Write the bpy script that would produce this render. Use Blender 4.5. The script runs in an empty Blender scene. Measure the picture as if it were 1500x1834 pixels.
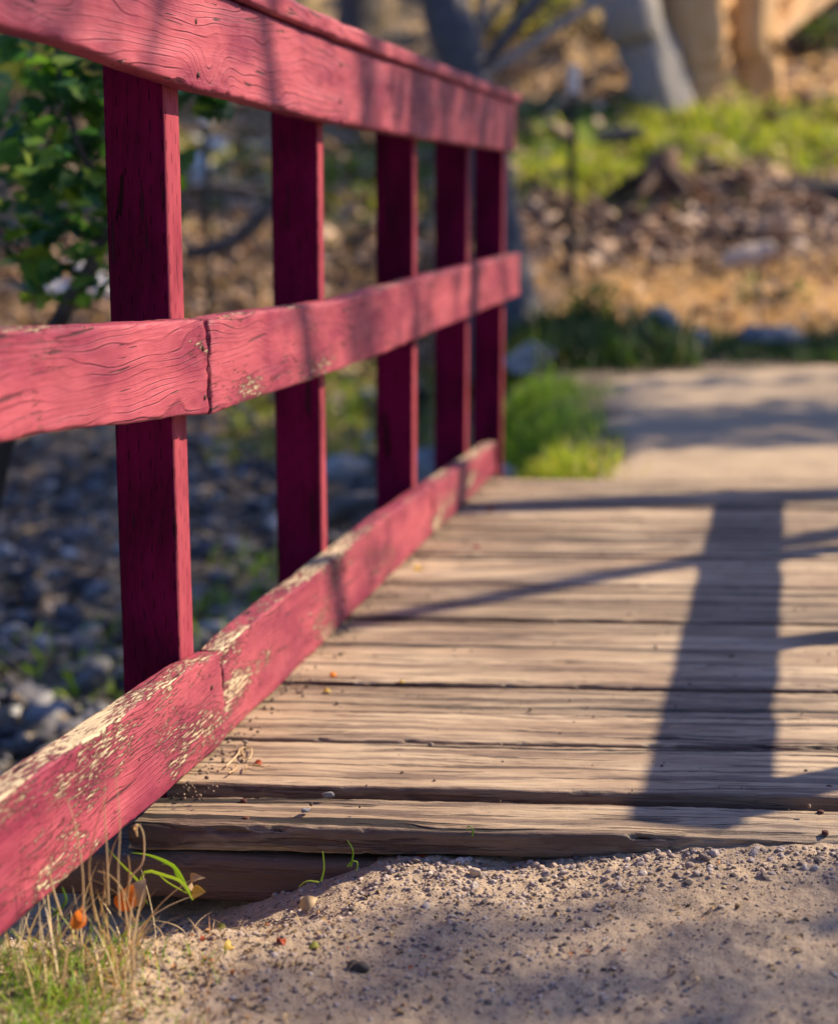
import bpy, math, random
import numpy as np
from mathutils import Vector, Matrix

random.seed(7)
rng = np.random.default_rng(11)
sc = bpy.context.scene
C = sc.collection
R = math.radians

# ------------------------------------------------------------------ camera
F_PX, HC, PITCH = 3005.0, 0.868, math.atan(579 / 3005.0)
cam_d = bpy.data.cameras.new('camera')
cam = bpy.data.objects.new('camera', cam_d)
C.objects.link(cam)
sc.camera = cam
cam.location = (0, 0, HC)
cam.rotation_euler = (math.pi / 2 - PITCH, 0, 0)
cam_d.sensor_fit = 'VERTICAL'
cam_d.sensor_height = 36.0
cam_d.lens = F_PX / 1834.0 * 36.0
cam_d.clip_start = 0.05
cam_d.clip_end = 1000
cam_d.dof.use_dof = True
cam_d.dof.focus_distance = 2.34
cam_d.dof.aperture_fstop = cam_d.lens / 1000 / 0.0255
sc.render.film_transparent = False

# ------------------------------------------------------------------ sun + sky
SUN_AZ = R(25.0)          # forward of the camera's right
SUN_EL = R(37.8)
SD = np.array([math.cos(SUN_AZ) * math.cos(SUN_EL), math.sin(SUN_AZ) * math.cos(SUN_EL), math.sin(SUN_EL)])
world = bpy.data.worlds.new("World")
sc.world = world
world.use_nodes = True
wn = world.node_tree
sky = wn.nodes.new('ShaderNodeTexSky')
sky.sky_type = 'NISHITA'
sky.sun_disc = False
sky.sun_elevation = SUN_EL
sky.sun_rotation = math.pi / 2 - SUN_AZ
bg = wn.nodes['Background']
tint = wn.nodes.new('ShaderNodeMix'); tint.data_type = 'RGBA'; tint.blend_type = 'MULTIPLY'
tint.inputs[0].default_value = 1.0; tint.inputs[7].default_value = (.80, .92, 1.30, 1)
wn.links.new(sky.outputs[0], tint.inputs[6]); wn.links.new(tint.outputs[2], bg.inputs[0])
bg.inputs[1].default_value = 0.085
sky.ozone_density = 3.0
sun_d = bpy.data.lights.new('sun', 'SUN')
sun_d.energy = 5.0
sun_d.angle = R(0.5)
sun_d.color = (1.0, 0.81, 0.56)
sun = bpy.data.objects.new('sun', sun_d)
C.objects.link(sun)
sun.rotation_euler = Vector(SD).to_track_quat('Z', 'Y').to_euler()
sc.view_settings.view_transform = 'Standard'
sc.view_settings.look = 'None'
sc.view_settings.gamma = 1
sc.view_settings.exposure = 0.98
try:
    sc.cycles.use_denoising = True
    sc.cycles.denoiser = 'OPENIMAGEDENOISE'
    sc.cycles.max_bounces = 6
    sc.cycles.transparent_max_bounces = 4
except Exception:
    pass

# ------------------------------------------------------------------ maths helpers
def ray(px, py):
    a = (px - 750) / F_PX; b = (917 - py) / F_PX
    return np.array([a, math.cos(PITCH) + b * math.sin(PITCH), -math.sin(PITCH) + b * math.cos(PITCH)])
def at(px, py, Y=None, z=None):
    r = ray(px, py)
    t = Y / r[1] if Y is not None else (z - HC) / r[2]
    return np.array([0, 0, HC]) + r * t

def _h(i, j, k, s):
    n = (i.astype(np.int64) * 374761393 + j.astype(np.int64) * 668265263 + k.astype(np.int64) * 2147483647 + s * 974634777) & 0x7fffffff
    n = ((n ^ (n >> 13)) * 1274126177) & 0x7fffffff
    n = ((n ^ (n >> 15)) * 2246822519) & 0x7fffffff
    return ((n ^ (n >> 16)) & 0xffff) / 65535.0
def vn(x, y, z=0.0, s=0):
    x, y, z = np.broadcast_arrays(np.asarray(x, float), np.asarray(y, float), np.asarray(z, float))
    i, j, k = np.floor(x), np.floor(y), np.floor(z)
    u, v, w = x - i, y - j, z - k
    u, v, w = u*u*(3-2*u), v*v*(3-2*v), w*w*(3-2*w)
    r = 0
    for a in (0, 1):
        for b in (0, 1):
            for c in (0, 1):
                r = r + _h(i+a, j+b, k+c, s) * (u if a else 1-u) * (v if b else 1-v) * (w if c else 1-w)
    return r * 2 - 1
def fbm(x, y, z=0.0, o=4, s=0):
    r = 0; a = 1.0
    for q in range(o):
        r = r + a * vn(np.asarray(x) * 2**q, np.asarray(y) * 2**q, np.asarray(z) * 2**q, s + q); a *= .5
    return r
def sstep(t):
    t = np.clip(t, 0, 1); return t*t*(3-2*t)

# ------------------------------------------------------------------ object helpers
def tag(o, label=None, cat=None, group=None, kind=None):
    if label: o['label'] = label
    if cat: o['category'] = cat
    if group: o['group'] = group
    if kind: o['kind'] = kind
    return o
def empty(name, loc=(0, 0, 0), rz=0):
    o = bpy.data.objects.new(name, None); C.objects.link(o)
    o.location = loc; o.rotation_euler = (0, 0, rz); o.empty_display_size = .1
    return o
def mesh(name, V, F, mat, parent=None, rnd=None, smooth=True):
    """V Nx3, F MxK array (or list of such arrays) -> one linked mesh object"""
    V = np.asarray(V, np.float32)
    Fs = F if isinstance(F, list) else [F]
    me = bpy.data.meshes.new(name)
    me.vertices.add(len(V)); me.vertices.foreach_set('co', V.ravel())
    idx = np.concatenate([np.asarray(f, np.int32).ravel() for f in Fs])
    cnt = np.concatenate([np.full(len(f), np.asarray(f).shape[1], np.int32) for f in Fs])
    st = np.concatenate([[0], np.cumsum(cnt)[:-1]]).astype(np.int32)
    me.loops.add(len(idx)); me.loops.foreach_set('vertex_index', idx)
    me.polygons.add(len(cnt)); me.polygons.foreach_set('loop_start', st)
    me.polygons.foreach_set('use_smooth', np.full(len(cnt), smooth, bool))
    me.update(calc_edges=True)
    if rnd is not None:
        at_ = me.attributes.new('rnd', 'FLOAT', 'POINT'); at_.data.foreach_set('value', np.asarray(rnd, np.float32))
    me.validate()
    me.materials.append(mat)
    o = bpy.data.objects.new(name, me); C.objects.link(o)
    if parent: o.parent = parent
    return o
def rotm(a):
    """Nx3 euler -> Nx3x3"""
    cx, cy, cz = np.cos(a).T; sx, sy, sz = np.sin(a).T
    Rm = np.empty((len(a), 3, 3))
    Rm[:,0,0]=cy*cz; Rm[:,0,1]=sx*sy*cz-cx*sz; Rm[:,0,2]=cx*sy*cz+sx*sz
    Rm[:,1,0]=cy*sz; Rm[:,1,1]=sx*sy*sz+cx*cz; Rm[:,1,2]=cx*sy*sz-sx*cz
    Rm[:,2,0]=-sy;   Rm[:,2,1]=sx*cy;          Rm[:,2,2]=cx*cy
    return Rm
def scatter(bV, bF, pos, rot, scl):
    """many copies of a base mesh in arrays"""
    pos = np.asarray(pos, float); n = len(pos)
    scl = np.asarray(scl, float)
    if scl.ndim == 1: scl = scl[:, None]
    P = bV[None] * scl[:, None, :]
    P = np.einsum('nij,nkj->nki', rotm(np.asarray(rot, float)), P) + pos[:, None, :]
    Fx = bF[None] + (np.arange(n) * len(bV))[:, None, None]
    rnd = np.repeat(rng.random(n), len(bV))
    return P.reshape(-1, 3), Fx.reshape(-1, bF.shape[1]), rnd
def join(parts):
    V = []; Fd = {}; Rn = []; o = 0
    for v, f, r in parts:
        V.append(v); Rn.append(r); Fd.setdefault(f.shape[1], []).append(f + o); o += len(v)
    return np.concatenate(V), [np.concatenate(q) for q in Fd.values()], np.concatenate(Rn)

def ico(sub):
    t = (1 + 5**.5) / 2
    v = [(-1,t,0),(1,t,0),(-1,-t,0),(1,-t,0),(0,-1,t),(0,1,t),(0,-1,-t),(0,1,-t),(t,0,-1),(t,0,1),(-t,0,-1),(-t,0,1)]
    f = [(0,11,5),(0,5,1),(0,1,7),(0,7,10),(0,10,11),(1,5,9),(5,11,4),(11,10,2),(10,7,6),(7,1,8),(3,9,4),(3,4,2),(3,2,6),(3,6,8),(3,8,9),(4,9,5),(2,4,11),(6,2,10),(8,6,7),(9,8,1)]
    v = [np.array(p, float) / np.linalg.norm(p) for p in v]
    for _ in range(sub):
        c = {}; nf = []
        def mid(a, b):
            k = (min(a, b), max(a, b))
            if k not in c:
                m = v[a] + v[b]; v.append(m / np.linalg.norm(m)); c[k] = len(v) - 1
            return c[k]
        for a, b, d in f:
            x, y, z = mid(a, b), mid(b, d), mid(d, a)
            nf += [(a, x, z), (b, y, x), (d, z, y), (x, y, z)]
        f = nf
    return np.array(v), np.array(f)
I0, I1, I2, I3 = ico(0), ico(1), ico(2), ico(3)
def rockshape(base, seed, amp=.25, fr=1.3, cuts=5):
    V, Fc = base; V = V.copy()
    r = np.random.default_rng(seed)
    for _ in range(cuts):
        n = r.normal(size=3); n /= np.linalg.norm(n); d = r.uniform(.55, .85)
        e = V @ n - d; V -= np.where(e > 0, e, 0)[:, None] * n * .9
    V *= (1 + amp * fbm(V[:,0]*fr+seed, V[:,1]*fr, V[:,2]*fr, 3, seed))[:, None]
    return V, Fc

def tube(pts, rad, n=8, cap=True, wob=0, seed=0):
    pts = np.asarray(pts, float); rad = np.asarray(rad, float)
    T = np.gradient(pts, axis=0); T /= np.linalg.norm(T, axis=1)[:, None] + 1e-9
    ref = np.array([.13, .97, .2]) if abs(T[0][1]) < .8 else np.array([1, .1, .05])
    V = []
    for p, t, r_, k in zip(pts, T, rad, range(len(pts))):
        a = np.cross(t, ref); a /= np.linalg.norm(a); b = np.cross(t, a)
        th = np.linspace(0, 2*np.pi, n, endpoint=False)
        rr = r_ * (1 + (wob * fbm(np.cos(th)*1.6+seed, np.sin(th)*1.6, k*.25, 3, seed) if wob else 0))
        V.append(p + np.outer(rr*np.cos(th), a) + np.outer(rr*np.sin(th), b))
    V = np.concatenate(V); m = len(pts)
    i = np.arange(m-1)[:, None]*n; j = np.arange(n)[None]; j2 = (j+1) % n
    Fq = np.stack([i+j, i+j2, i+n+j2, i+n+j], -1).reshape(-1, 4)
    return V, Fq, np.full(len(V), rng.random())
def curve(pts, m):
    """smooth (catmull) resample"""
    pts = np.asarray(pts, float); n = len(pts)
    P = np.vstack([2*pts[0]-pts[1], pts, 2*pts[-1]-pts[-2]])
    out = []
    for t in np.linspace(0, n-1-1e-6, m):
        i = int(t); u = t-i; a, b, c, d = P[i:i+4]
        out.append(.5*((2*b)+(-a+c)*u+(2*a-5*b+4*c-d)*u*u+(-a+3*b-3*c+d)*u**3))
    return np.array(out)

# ------------------------------------------------------------------ shader helpers
class G:
    def __init__(s, name):
        s.mat = bpy.data.materials.new(name); s.mat.use_nodes = True
        s.nt = s.mat.node_tree; s.b = s.nt.nodes['Principled BSDF']; s.out = s.nt.nodes['Material Output']
        s.tc = None
    def n(s, t, props=None, ins=None):
        q = s.nt.nodes.new(t)
        for k, v in (props or {}).items(): setattr(q, k, v)
        for k, v in (ins or {}).items(): s.set(q.inputs[k], v)
        return q
    def set(s, inp, v):
        if isinstance(v, bpy.types.NodeSocket): s.nt.links.new(v, inp)
        else: inp.default_value = v
    def m(s, op, a, b=0.0, c=0.0, clamp=False):
        q = s.n('ShaderNodeMath', {'operation': op, 'use_clamp': clamp}, {0: a, 1: b, 2: c}); return q.outputs[0]
    def obj(s):
        if not s.tc:
            s.tc = s.n('ShaderNodeTexCoord').outputs['Object']
        return s.tc
    def rndobj(s): return s.n('ShaderNodeObjectInfo').outputs['Random']
    def attr(s, nm='rnd'): return s.n('ShaderNodeAttribute', {'attribute_name': nm}).outputs['Fac']
    def vec(s, x, y, z): return s.n('ShaderNodeCombineXYZ', None, {0: x, 1: y, 2: z}).outputs[0]
    def sep(s, v):
        q = s.n('ShaderNodeSeparateXYZ', None, {0: v}); return q.outputs[0], q.outputs[1], q.outputs[2]
    def vscale(s, v, sc_, off=(0, 0, 0)):
        q = s.n('ShaderNodeMapping', None, {0: v, 1: off, 3: sc_}); return q.outputs[0]
    def noise(s, v, scale=1.0, detail=3.0, rough=.5, dist=0.0):
        return s.n('ShaderNodeTexNoise', None, {'Vector': v, 'Scale': scale, 'Detail': detail, 'Roughness': rough, 'Distortion': dist}).outputs[0]
    def ramp(s, f, stops, interp='LINEAR'):
        q = s.n('ShaderNodeValToRGB', None, {0: f}); cr = q.color_ramp; cr.interpolation = interp
        while len(cr.elements) > 1: cr.elements.remove(cr.elements[-1])
        cr.elements[0].position = stops[0][0]; cr.elements[0].color = (*stops[0][1], 1)
        for p, c in stops[1:]:
            e = cr.elements.new(p); e.color = (*c, 1)
        return q.outputs[0]
    def fr(s, f, a, b, lo=0.0, hi=1.0):
        q = s.n('ShaderNodeMapRange', {'interpolation_type': 'SMOOTHSTEP'}, {0: f, 1: a, 2: b, 3: lo, 4: hi}); return q.outputs[0]
    def mix(s, f, a, b, mode='MIX'):
        q = s.n('ShaderNodeMix', {'data_type': 'RGBA', 'blend_type': mode})
        s.set(q.inputs[0], f)
        for i, v in ((6, a), (7, b)):
            s.set(q.inputs[i], v if isinstance(v, bpy.types.NodeSocket) else (*v, 1))
        return q.outputs[2]
    def bump(s, h, dist=.001, strength=1.0, normal=None):
        ins = {'Height': h, 'Distance': dist, 'Strength': strength}
        q = s.n('ShaderNodeBump', None, ins)
        if normal is not None: s.set(q.inputs['Normal'], normal)
        return q.outputs[0]
    def done(s, col=None, rough=.7, spec=.3, normal=None, **kw):
        if col is not None: s.set(s.b.inputs['Base Color'], col if isinstance(col, bpy.types.NodeSocket) else (*col, 1))
        s.set(s.b.inputs['Roughness'], rough); s.set(s.b.inputs['Specular IOR Level'], spec)
        if normal is not None: s.set(s.b.inputs['Normal'], normal)
        for k, v in kw.items(): s.set(s.b.inputs[k], v)
        return s.mat

def painted(name, peel=.0, axis='X', incise=False, ring_f=85., ringamp=1.0, c1=(.13, .002, .036), c2=(.34, .063, .090), spec=.30):
    """weathered crimson paint over softwood; grain runs along the given local axis"""
    g = G(name)
    x, y, z = g.sep(g.obj())
    if axis == 'Z': x, z = z, x
    r = g.rndobj()
    xo = g.m('ADD', x, g.m('MULTIPLY', r, 17.0))
    # flat sawn grain: distorted distance from an off-centre pith
    w1 = g.noise(g.vec(g.m('MULTIPLY', xo, 2.2), g.m('MULTIPLY', y, 5.0), g.m('MULTIPLY', z, 7.0)), 1.0, 2.0, .5)
    w2 = g.noise(g.vec(g.m('MULTIPLY', xo, 5.0), g.m('MULTIPLY', y, 10.0), g.m('MULTIPLY', z, 14.0)), 1.0, 2.0, .5)
    # knots
    kv = g.n('ShaderNodeTexVoronoi', {'feature': 'F1'}, {'Vector': g.vec(g.m('MULTIPLY', xo, 3.0), g.m('MULTIPLY', z, 5.0), 0.3), 'Scale': 1.0}).outputs['Distance']
    kn = g.m('POWER', g.fr(kv, 0.0, .42, 1.0, 0.0), 1.6)
    kcore = g.fr(kv, .02, .06, 1.0, 0.0)
    zz = g.m('ADD', z, .05); yy = g.m('ADD', y, .03)
    rad = g.m('SQRT', g.m('ADD', g.m('MULTIPLY', zz, zz), g.m('MULTIPLY', yy, yy)))
    rad = g.m('ADD', rad, g.m('MULTIPLY', g.m('SUBTRACT', w1, .5), .11))
    rad = g.m('ADD', rad, g.m('MULTIPLY', g.m('SUBTRACT', w2, .5), .014))
    rad = g.m('ADD', rad, g.m('MULTIPLY', kn, .075))
    wide = g.noise(g.vec(g.m('MULTIPLY', xo, 1.2), g.m('MULTIPLY', y, 3.0), g.m('MULTIPLY', z, 16.0)), 1.0, 1.0, .5)
    rr2 = g.m('ADD', rad, g.m('MULTIPLY', g.m('SUBTRACT', wide, .5), .07))
    ringf = g.m('FRACT', g.m('MULTIPLY', rr2, ring_f))
    fade = g.fr(g.noise(g.vec(g.m('MULTIPLY', xo, 4.5), g.m('MULTIPLY', y, 12.0), g.m('MULTIPLY', z, 19.0)), 1.0, 3.0, .6), .40, .62, .12, 1.0)
    ridge = g.ramp(ringf, [(0, (0,)*3), (.03, (.15,)*3), (.13, (1,)*3), (.3, (.8,)*3), (.85, (.45,)*3), (1, (0,)*3)])
    fine = g.noise(g.vec(g.m('MULTIPLY', xo, 14.0), g.m('MULTIPLY', y, 420.0), g.m('MULTIPLY', z, 420.0)), 1.0, 3.0, .6)
    crn = g.noise(g.vec(g.m('MULTIPLY', xo, 5.0), g.m('MULTIPLY', y, 70.0), g.m('MULTIPLY', g.m('ADD', z, g.m('MULTIPLY', w1, .05)), 120.0)), 1.0, 2.0, .55)
    crk = g.fr(crn, .655, .69)                    # hair cracks along the grain
    lowv = g.noise(g.vec(g.m('MULTIPLY', xo, 4.0), g.m('MULTIPLY', y, 8.0), g.m('MULTIPLY', z, 9.0)), 1.0, 3.0, .55)
    spots = g.noise(g.vec(xo, y, z), 900.0, 2.0, .5)
    chalk = g.m('ADD', g.fr(lowv, .34, .66), g.m('MULTIPLY', g.m('SUBTRACT', ridge, .5), .35), clamp=True)
    col = g.mix(chalk, c1, c2)
    col = g.mix(g.m('MULTIPLY', g.fr(g.m('ABSOLUTE', g.m('SUBTRACT', ringf, .03)), .0, .10, 1.0, 0.0), g.m('MULTIPLY', .55 * ringamp, fade)), col, (.10, .010, .022))
    col = g.mix(g.m('MULTIPLY', kcore, .7), col, (.07, .010, .018))
    col = g.mix(g.fr(spots, .3, .75), col, g.mix(.3, col, tuple(min(1, v*1.5+.01) for v in c2)))
    h = g.m('ADD', g.m('MULTIPLY', g.m('MULTIPLY', ridge, fade), .8 * ringamp), g.m('MULTIPLY', fine, .42))
    h = g.m('SUBTRACT', h, g.m('MULTIPLY', kcore, 1.2))
    h = g.m('SUBTRACT', h, g.m('MULTIPLY', crk, 1.6))
    ck = g.noise(g.vec(g.m('MULTIPLY', xo, 3.0), g.m('MULTIPLY', y, 20.0), g.m('MULTIPLY', g.m('ADD', z, g.m('MULTIPLY', w1, .09)), 46.0)), 1.0, 3.0, .6)
    chk = g.fr(ck, .700, .712)                    # longer drying checks
    h = g.m('SUBTRACT', h, g.m('MULTIPLY', chk, 3.0))
    h = g.m('ADD', h, g.m('MULTIPLY', spots, .08))
    if peel > 0:
        pn = g.noise(g.vec(g.m('MULTIPLY', xo, 30.0), g.m('MULTIPLY', y, 300.0), g.m('MULTIPLY', g.m('ADD', z, g.m('MULTIPLY', w1, .06)), 300.0)), 1.0, 6.0, .75)
        pl = g.noise(g.vec(g.m('MULTIPLY', xo, 3.3), g.m('MULTIPLY', y, 14.0), g.m('MULTIPLY', z, 10.0)), 1.0, 2.0, .5)
        # the arris and the top take the weather
        geo = g.n('ShaderNodeNewGeometry').outputs['Normal']
        nz = g.sep(geo)[2]
        top = g.m('ADD', g.m('MULTIPLY', g.fr(nz, .25, .8), .10), g.m('MULTIPLY', g.fr(x, .35, 1.25, 1.0, 0.0), .045))
        pv = g.m('ADD', g.m('ADD', pn, g.m('MULTIPLY', g.m('SUBTRACT', pl, .5), .65)), top)
        pm = g.fr(pv, .80 - peel, .83 - peel)
        bare = g.mix(fine, (.40, .31, .20), (.66, .54, .37))
        bare = g.mix(g.fr(crn, .64, .74), bare, (.10, .07, .05))
        rim = g.m('SUBTRACT', g.fr(pv, .765 - peel, .80 - peel), pm)
        col = g.mix(g.m('MULTIPLY', rim, .55), col, (.09, .010, .02))
        col = g.mix(pm, col, bare)
        h = g.m('ADD', h, g.m('MULTIPLY', rim, .7))
        h = g.m('SUBTRACT', h, g.m('MULTIPLY', pm, .8))
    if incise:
        lit_face = g.fr(y, .0015, .0035, 1.0, 0.0)   # deck-side face: sunlight painted in with the boards' paler colour
        col = g.mix(g.m('MULTIPLY', lit_face, g.fr(lowv, .25, .6, .45, 1.0)), col, (.34, .066, .090))
        uu = g.m('MULTIPLY', g.m('ADD', g.m('ADD', y, z), g.m('MULTIPLY', w1, .012)), 58.0)
        row = g.m('FLOOR', uu)
        fu = g.m('ABSOLUTE', g.m('SUBTRACT', g.m('FRACT', uu), .5))
        fv = g.m('FRACT', g.m('ADD', g.m('MULTIPLY', x, 23.0), g.m('ADD', g.m('MULTIPLY', row, .37), g.m('MULTIPLY', w2, .5))))
        dash = g.m('MULTIPLY', g.fr(fu, .022, .055, 1.0, 0.0), g.fr(g.m('ABSOLUTE', g.m('SUBTRACT', fv, g.m('ADD', .3, g.m('MULTIPLY', spots, .3)))), .10, .20, 1.0, 0.0))
        dash = g.m('MULTIPLY', dash, g.fr(fine, .3, .55))
        h = g.m('SUBTRACT', h, g.m('MULTIPLY', dash, 2.0))
        col = g.mix(g.m('MULTIPLY', g.m('MULTIPLY', dash, g.fr(lowv, .3, .6, .35, 1.0)), .9), col, (.03, .004, .01))
    col = g.mix(g.m('MULTIPLY', crk, .85), col, (.045, .012, .018))
    col = g.mix(g.m('MULTIPLY', chk, .92), col, (.02, .006, .008))
    return g.done(col, rough=g.m('ADD', .40, g.m('MULTIPLY', fine, .25)), spec=spec, normal=g.bump(h, .0019, 1.0))

def bare_wood(name, c1, c2, dark, bumpd=.0016):
    g = G(name)
    x, y, z = g.sep(g.obj())
    r = g.rndobj()
    xo = g.m('ADD', x, g.m('MULTIPLY', r, 31.0))
    w1 = g.noise(g.vec(g.m('MULTIPLY', xo, 1.8), g.m('MULTIPLY', y, 6.0), g.m('MULTIPLY', z, 6.0)), 1.0, 2.0, .5)
    yd = g.m('ADD', y, g.m('MULTIPLY', w1, .07))
    st1 = g.noise(g.vec(g.m('MULTIPLY', xo, 3.0), g.m('MULTIPLY', yd, 75.0), g.m('MULTIPLY', z, 60.0)), 1.0, 4.0, .62)
    st2 = g.noise(g.vec(g.m('MULTIPLY', xo, 11.0), g.m('MULTIPLY', yd, 430.0), g.m('MULTIPLY', z, 300.0)), 1.0, 3.0, .6)
    low = g.noise(g.vec(g.m('MULTIPLY', xo, 2.5), g.m('MULTIPLY', y, 9.0), z), 1.0, 3.0, .5)
    grit = g.noise(g.vec(xo, y, z), 260.0, 3.0, .6)
    crk = g.fr(st1, .565, .64)
    st0 = g.noise(g.vec(g.m('MULTIPLY', xo, 1.6), g.m('MULTIPLY', yd, 38.0), g.m('MULTIPLY', z, 30.0)), 1.0, 4.0, .6)
    split = g.noise(g.vec(g.m('MULTIPLY', xo, .6), g.m('MULTIPLY', yd, 36.0), 3.3), 1.0, 2.0, .5)
    spm = g.fr(split, .62, .645)
    col = g.mix(g.fr(low, .3, .7), c1, c2)
    col = g.mix(g.m('MULTIPLY', g.fr(st2, .42, .75), .6), col, dark)
    col = g.mix(g.m('MULTIPLY', crk, .8), col, dark)
    col = g.mix(g.m('MULTIPLY', g.fr(grit, .60, .72), .35), col, (.50, .44, .37))
    col = g.mix(g.m('MULTIPLY', g.fr(st0, .49, .58), .72), col, (.12, .078, .062))
    col = g.mix(spm, col, (.02, .015, .012))
    side = g.fr(y, .002, .006, 1.0, 0.0)  # front edge: redder unweathered wood, darkened further to paint in its shade
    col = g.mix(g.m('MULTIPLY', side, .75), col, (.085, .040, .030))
    tone = g.m('ADD', .76, g.m('MULTIPLY', r, .42))
    col = g.mix(1.0, col, g.vec(tone, tone, tone), 'MULTIPLY')
    h = g.m('SUBTRACT', g.m('ADD', g.m('MULTIPLY', st2, .55), g.m('MULTIPLY', st1, -.7)), g.m('MULTIPLY', crk, .9))
    h = g.m('ADD', h, g.m('MULTIPLY', grit, .22))
    h = g.m('SUBTRACT', h, g.m('ADD', g.m('MULTIPLY', spm, 2.0), g.m('MULTIPLY', st0, 1.2)))
    return g.done(col, rough=.58, spec=.5, normal=g.bump(h, bumpd, 1.0))

def by_rnd(name, stops, rough=.8, spec=.2, nscale=0, namp=.3, trans=0.0, bumpd=0, tt=(1.25, 1.35, .55)):
    """colour picked by the per-piece random value, optional surface noise, optional translucency"""
    g = G(name)
    f = g.attr()
    if nscale:
        nz = g.noise(g.n('ShaderNodeNewGeometry').outputs['Position'], nscale, 4.0, .6)
        f = g.m('ADD', f, g.m('MULTIPLY', g.m('SUBTRACT', nz, .5), namp), clamp=True)
    col = g.ramp(f, stops)
    nrm = g.bump(nz, bumpd) if nscale and bumpd else None
    m = g.done(col, rough=rough, spec=spec, normal=nrm)
    if trans > 0:
        t = g.n('ShaderNodeBsdfTranslucent', None, {'Color': g.mix(1.0, col, tt, 'MULTIPLY')})
        mx = g.n('ShaderNodeMixShader', None, {0: trans})
        g.nt.links.new(g.b.outputs[0], mx.inputs[1]); g.nt.links.new(t.outputs[0], mx.inputs[2])
        g.nt.links.new(mx.outputs[0], g.out.inputs[0])
    return m

def gravelmat(name, c1, c2, c3, fine=1.0):
    g = G(name)
    p = g.n('ShaderNodeNewGeometry').outputs['Position']
    n1 = g.noise(p, 3.0, 4.0, .6); n2 = g.noise(p, 60.0, 4.0, .65); n3 = g.noise(p, 420.0, 3.0, .6)
    col = g.mix(g.fr(n1, .3, .7), c1, c2)
    col = g.mix(g.m('MULTIPLY', g.fr(n2, .45, .75), .55), col, c3)
    col = g.mix(g.m('MULTIPLY', g.fr(n3, .52, .72), .5), col, (.12, .09, .075))
    col = g.mix(g.m('MULTIPLY', g.fr(n3, .25, .40, 1.0, 0.0), .4), col, (.55, .48, .43))
    h = g.m('ADD', g.m('MULTIPLY', n2, .8), g.m('MULTIPLY', n3, .35))
    return g.done(col, rough=.9, spec=.15, normal=g.bump(h, .007 * fine))

M_RAIL = painted('rail_paint', peel=.10)
M_KICK = painted('kick_paint', peel=.195, ring_f=110, ringamp=.7)
M_KICK2 = painted('kick_paint_far', peel=.150, ring_f=100, ringamp=.8)
M_TOP = painted('top_rail_paint', peel=.0, ring_f=75)
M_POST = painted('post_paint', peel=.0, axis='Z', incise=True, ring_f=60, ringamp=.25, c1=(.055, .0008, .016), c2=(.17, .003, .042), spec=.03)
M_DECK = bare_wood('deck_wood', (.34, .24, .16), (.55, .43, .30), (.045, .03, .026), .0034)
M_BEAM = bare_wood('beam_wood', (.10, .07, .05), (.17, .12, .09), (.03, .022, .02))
M_GRAVEL = gravelmat('path_gravel', (.38, .295, .215), (.48, .375, .27), (.26, .195, .145))
M_PEB = by_rnd('pebble_stone', [(0, (.07,.06,.06)), (.2, (.20,.16,.14)), (.55, (.36,.28,.23)), (.8, (.29,.25,.25)), (1, (.50,.43,.38))], nscale=300, namp=.25)
M_STEEL = by_rnd('rusty_steel', [(0, (.10,.07,.05)), (1, (.16,.13,.11))], rough=.5, spec=.5)

# ------------------------------------------------------------------ terrain
def ground_z(x, y):
    x = np.asarray(x, float); y = np.asarray(y, float)
    far = np.interp(y, [-30, 5, 8.6, 9.5, 11, 12.5, 14, 15, 18, 25, 40, 80, 170], [-.05, -.03, 0, .05, .26, .62, 1.15, 1.45, 2.1, 3.8, 8.5, 22, 55])
    crk = np.interp(y, [2.25, 2.75, 3.5, 9, 11, 12.5, 14, 16, 18, 25, 40, 80, 170], [-.06, -.55, -.72, -.70, -.40, .08, .75, 1.45, 2.0, 3.8, 8.5, 22, 55])
    wr = sstep((x - (-.35 + .03*y)) / .75) * sstep((y - 4.75) / .45)
    z = crk * (1 - wr) + far * wr
    near = sstep((2.75 - y) / .5)
    z = z * (1 - near) + (-.064) * near
    z = z - .5 * sstep((-1.2 - x) / 1.6) * near
    # hollow under the left end of the deck
    z = z - .10 * sstep((.0 - x) / .36) * sstep((y - 2.0 + .05*sstep((-x - .2)/.2)) / .08) * near
    z = z + .028 * sstep((x - .12) / .40) * near
    rough = np.interp(y, [0, 3, 6, 12, 20, 60], [.003, .015, .03, .10, .25, .8])
    flat = wr * sstep((x - .3) / .4) * sstep((9.2 - y) / .8)
    rough = rough * (1 - .8 * flat)
    return z + rough * fbm(x*.9, y*.9, 0, 3, 5) * .7 + rough*.35*fbm(x*4, y*4, 0, 2, 9)

xs = np.unique(np.concatenate([np.linspace(-90, -8, 30), np.linspace(-8, -2, 50), np.linspace(-2, 3, 160), np.linspace(3, 9, 50), np.linspace(9, 90, 30)]))
ys = np.unique(np.concatenate([np.linspace(-40, 0, 14), np.linspace(0, 1.6, 12), np.linspace(1.6, 5.6, 150), np.linspace(5.6, 17, 150), np.linspace(17, 40, 60), np.linspace(40, 170, 40)]))
def grid(xs, ys, zf):
    X, Y = np.meshgrid(xs, ys); Z = zf(X, Y)
    V = np.stack([X, Y, Z], -1).reshape(-1, 3); nx, ny = len(xs), len(ys)
    i = np.arange(ny-1)[:, None]*nx; j = np.arange(nx-1)[None]
    return V, np.stack([i+j, i+j+1, i+nx+j+1, i+nx+j], -1).reshape(-1, 4)
g = G('earth')
p = g.n('ShaderNodeNewGeometry').outputs['Position']
px_, py_, pz_ = g.sep(p)
n1 = g.noise(p, 1.3, 4.0, .6); n2 = g.noise(p, 14.0, 4.0, .65); n3 = g.noise(p, 90.0, 3.0, .6)
soil = g.mix(g.fr(n2, .35, .65), (.13, .10, .08), (.26, .21, .165))
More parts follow.
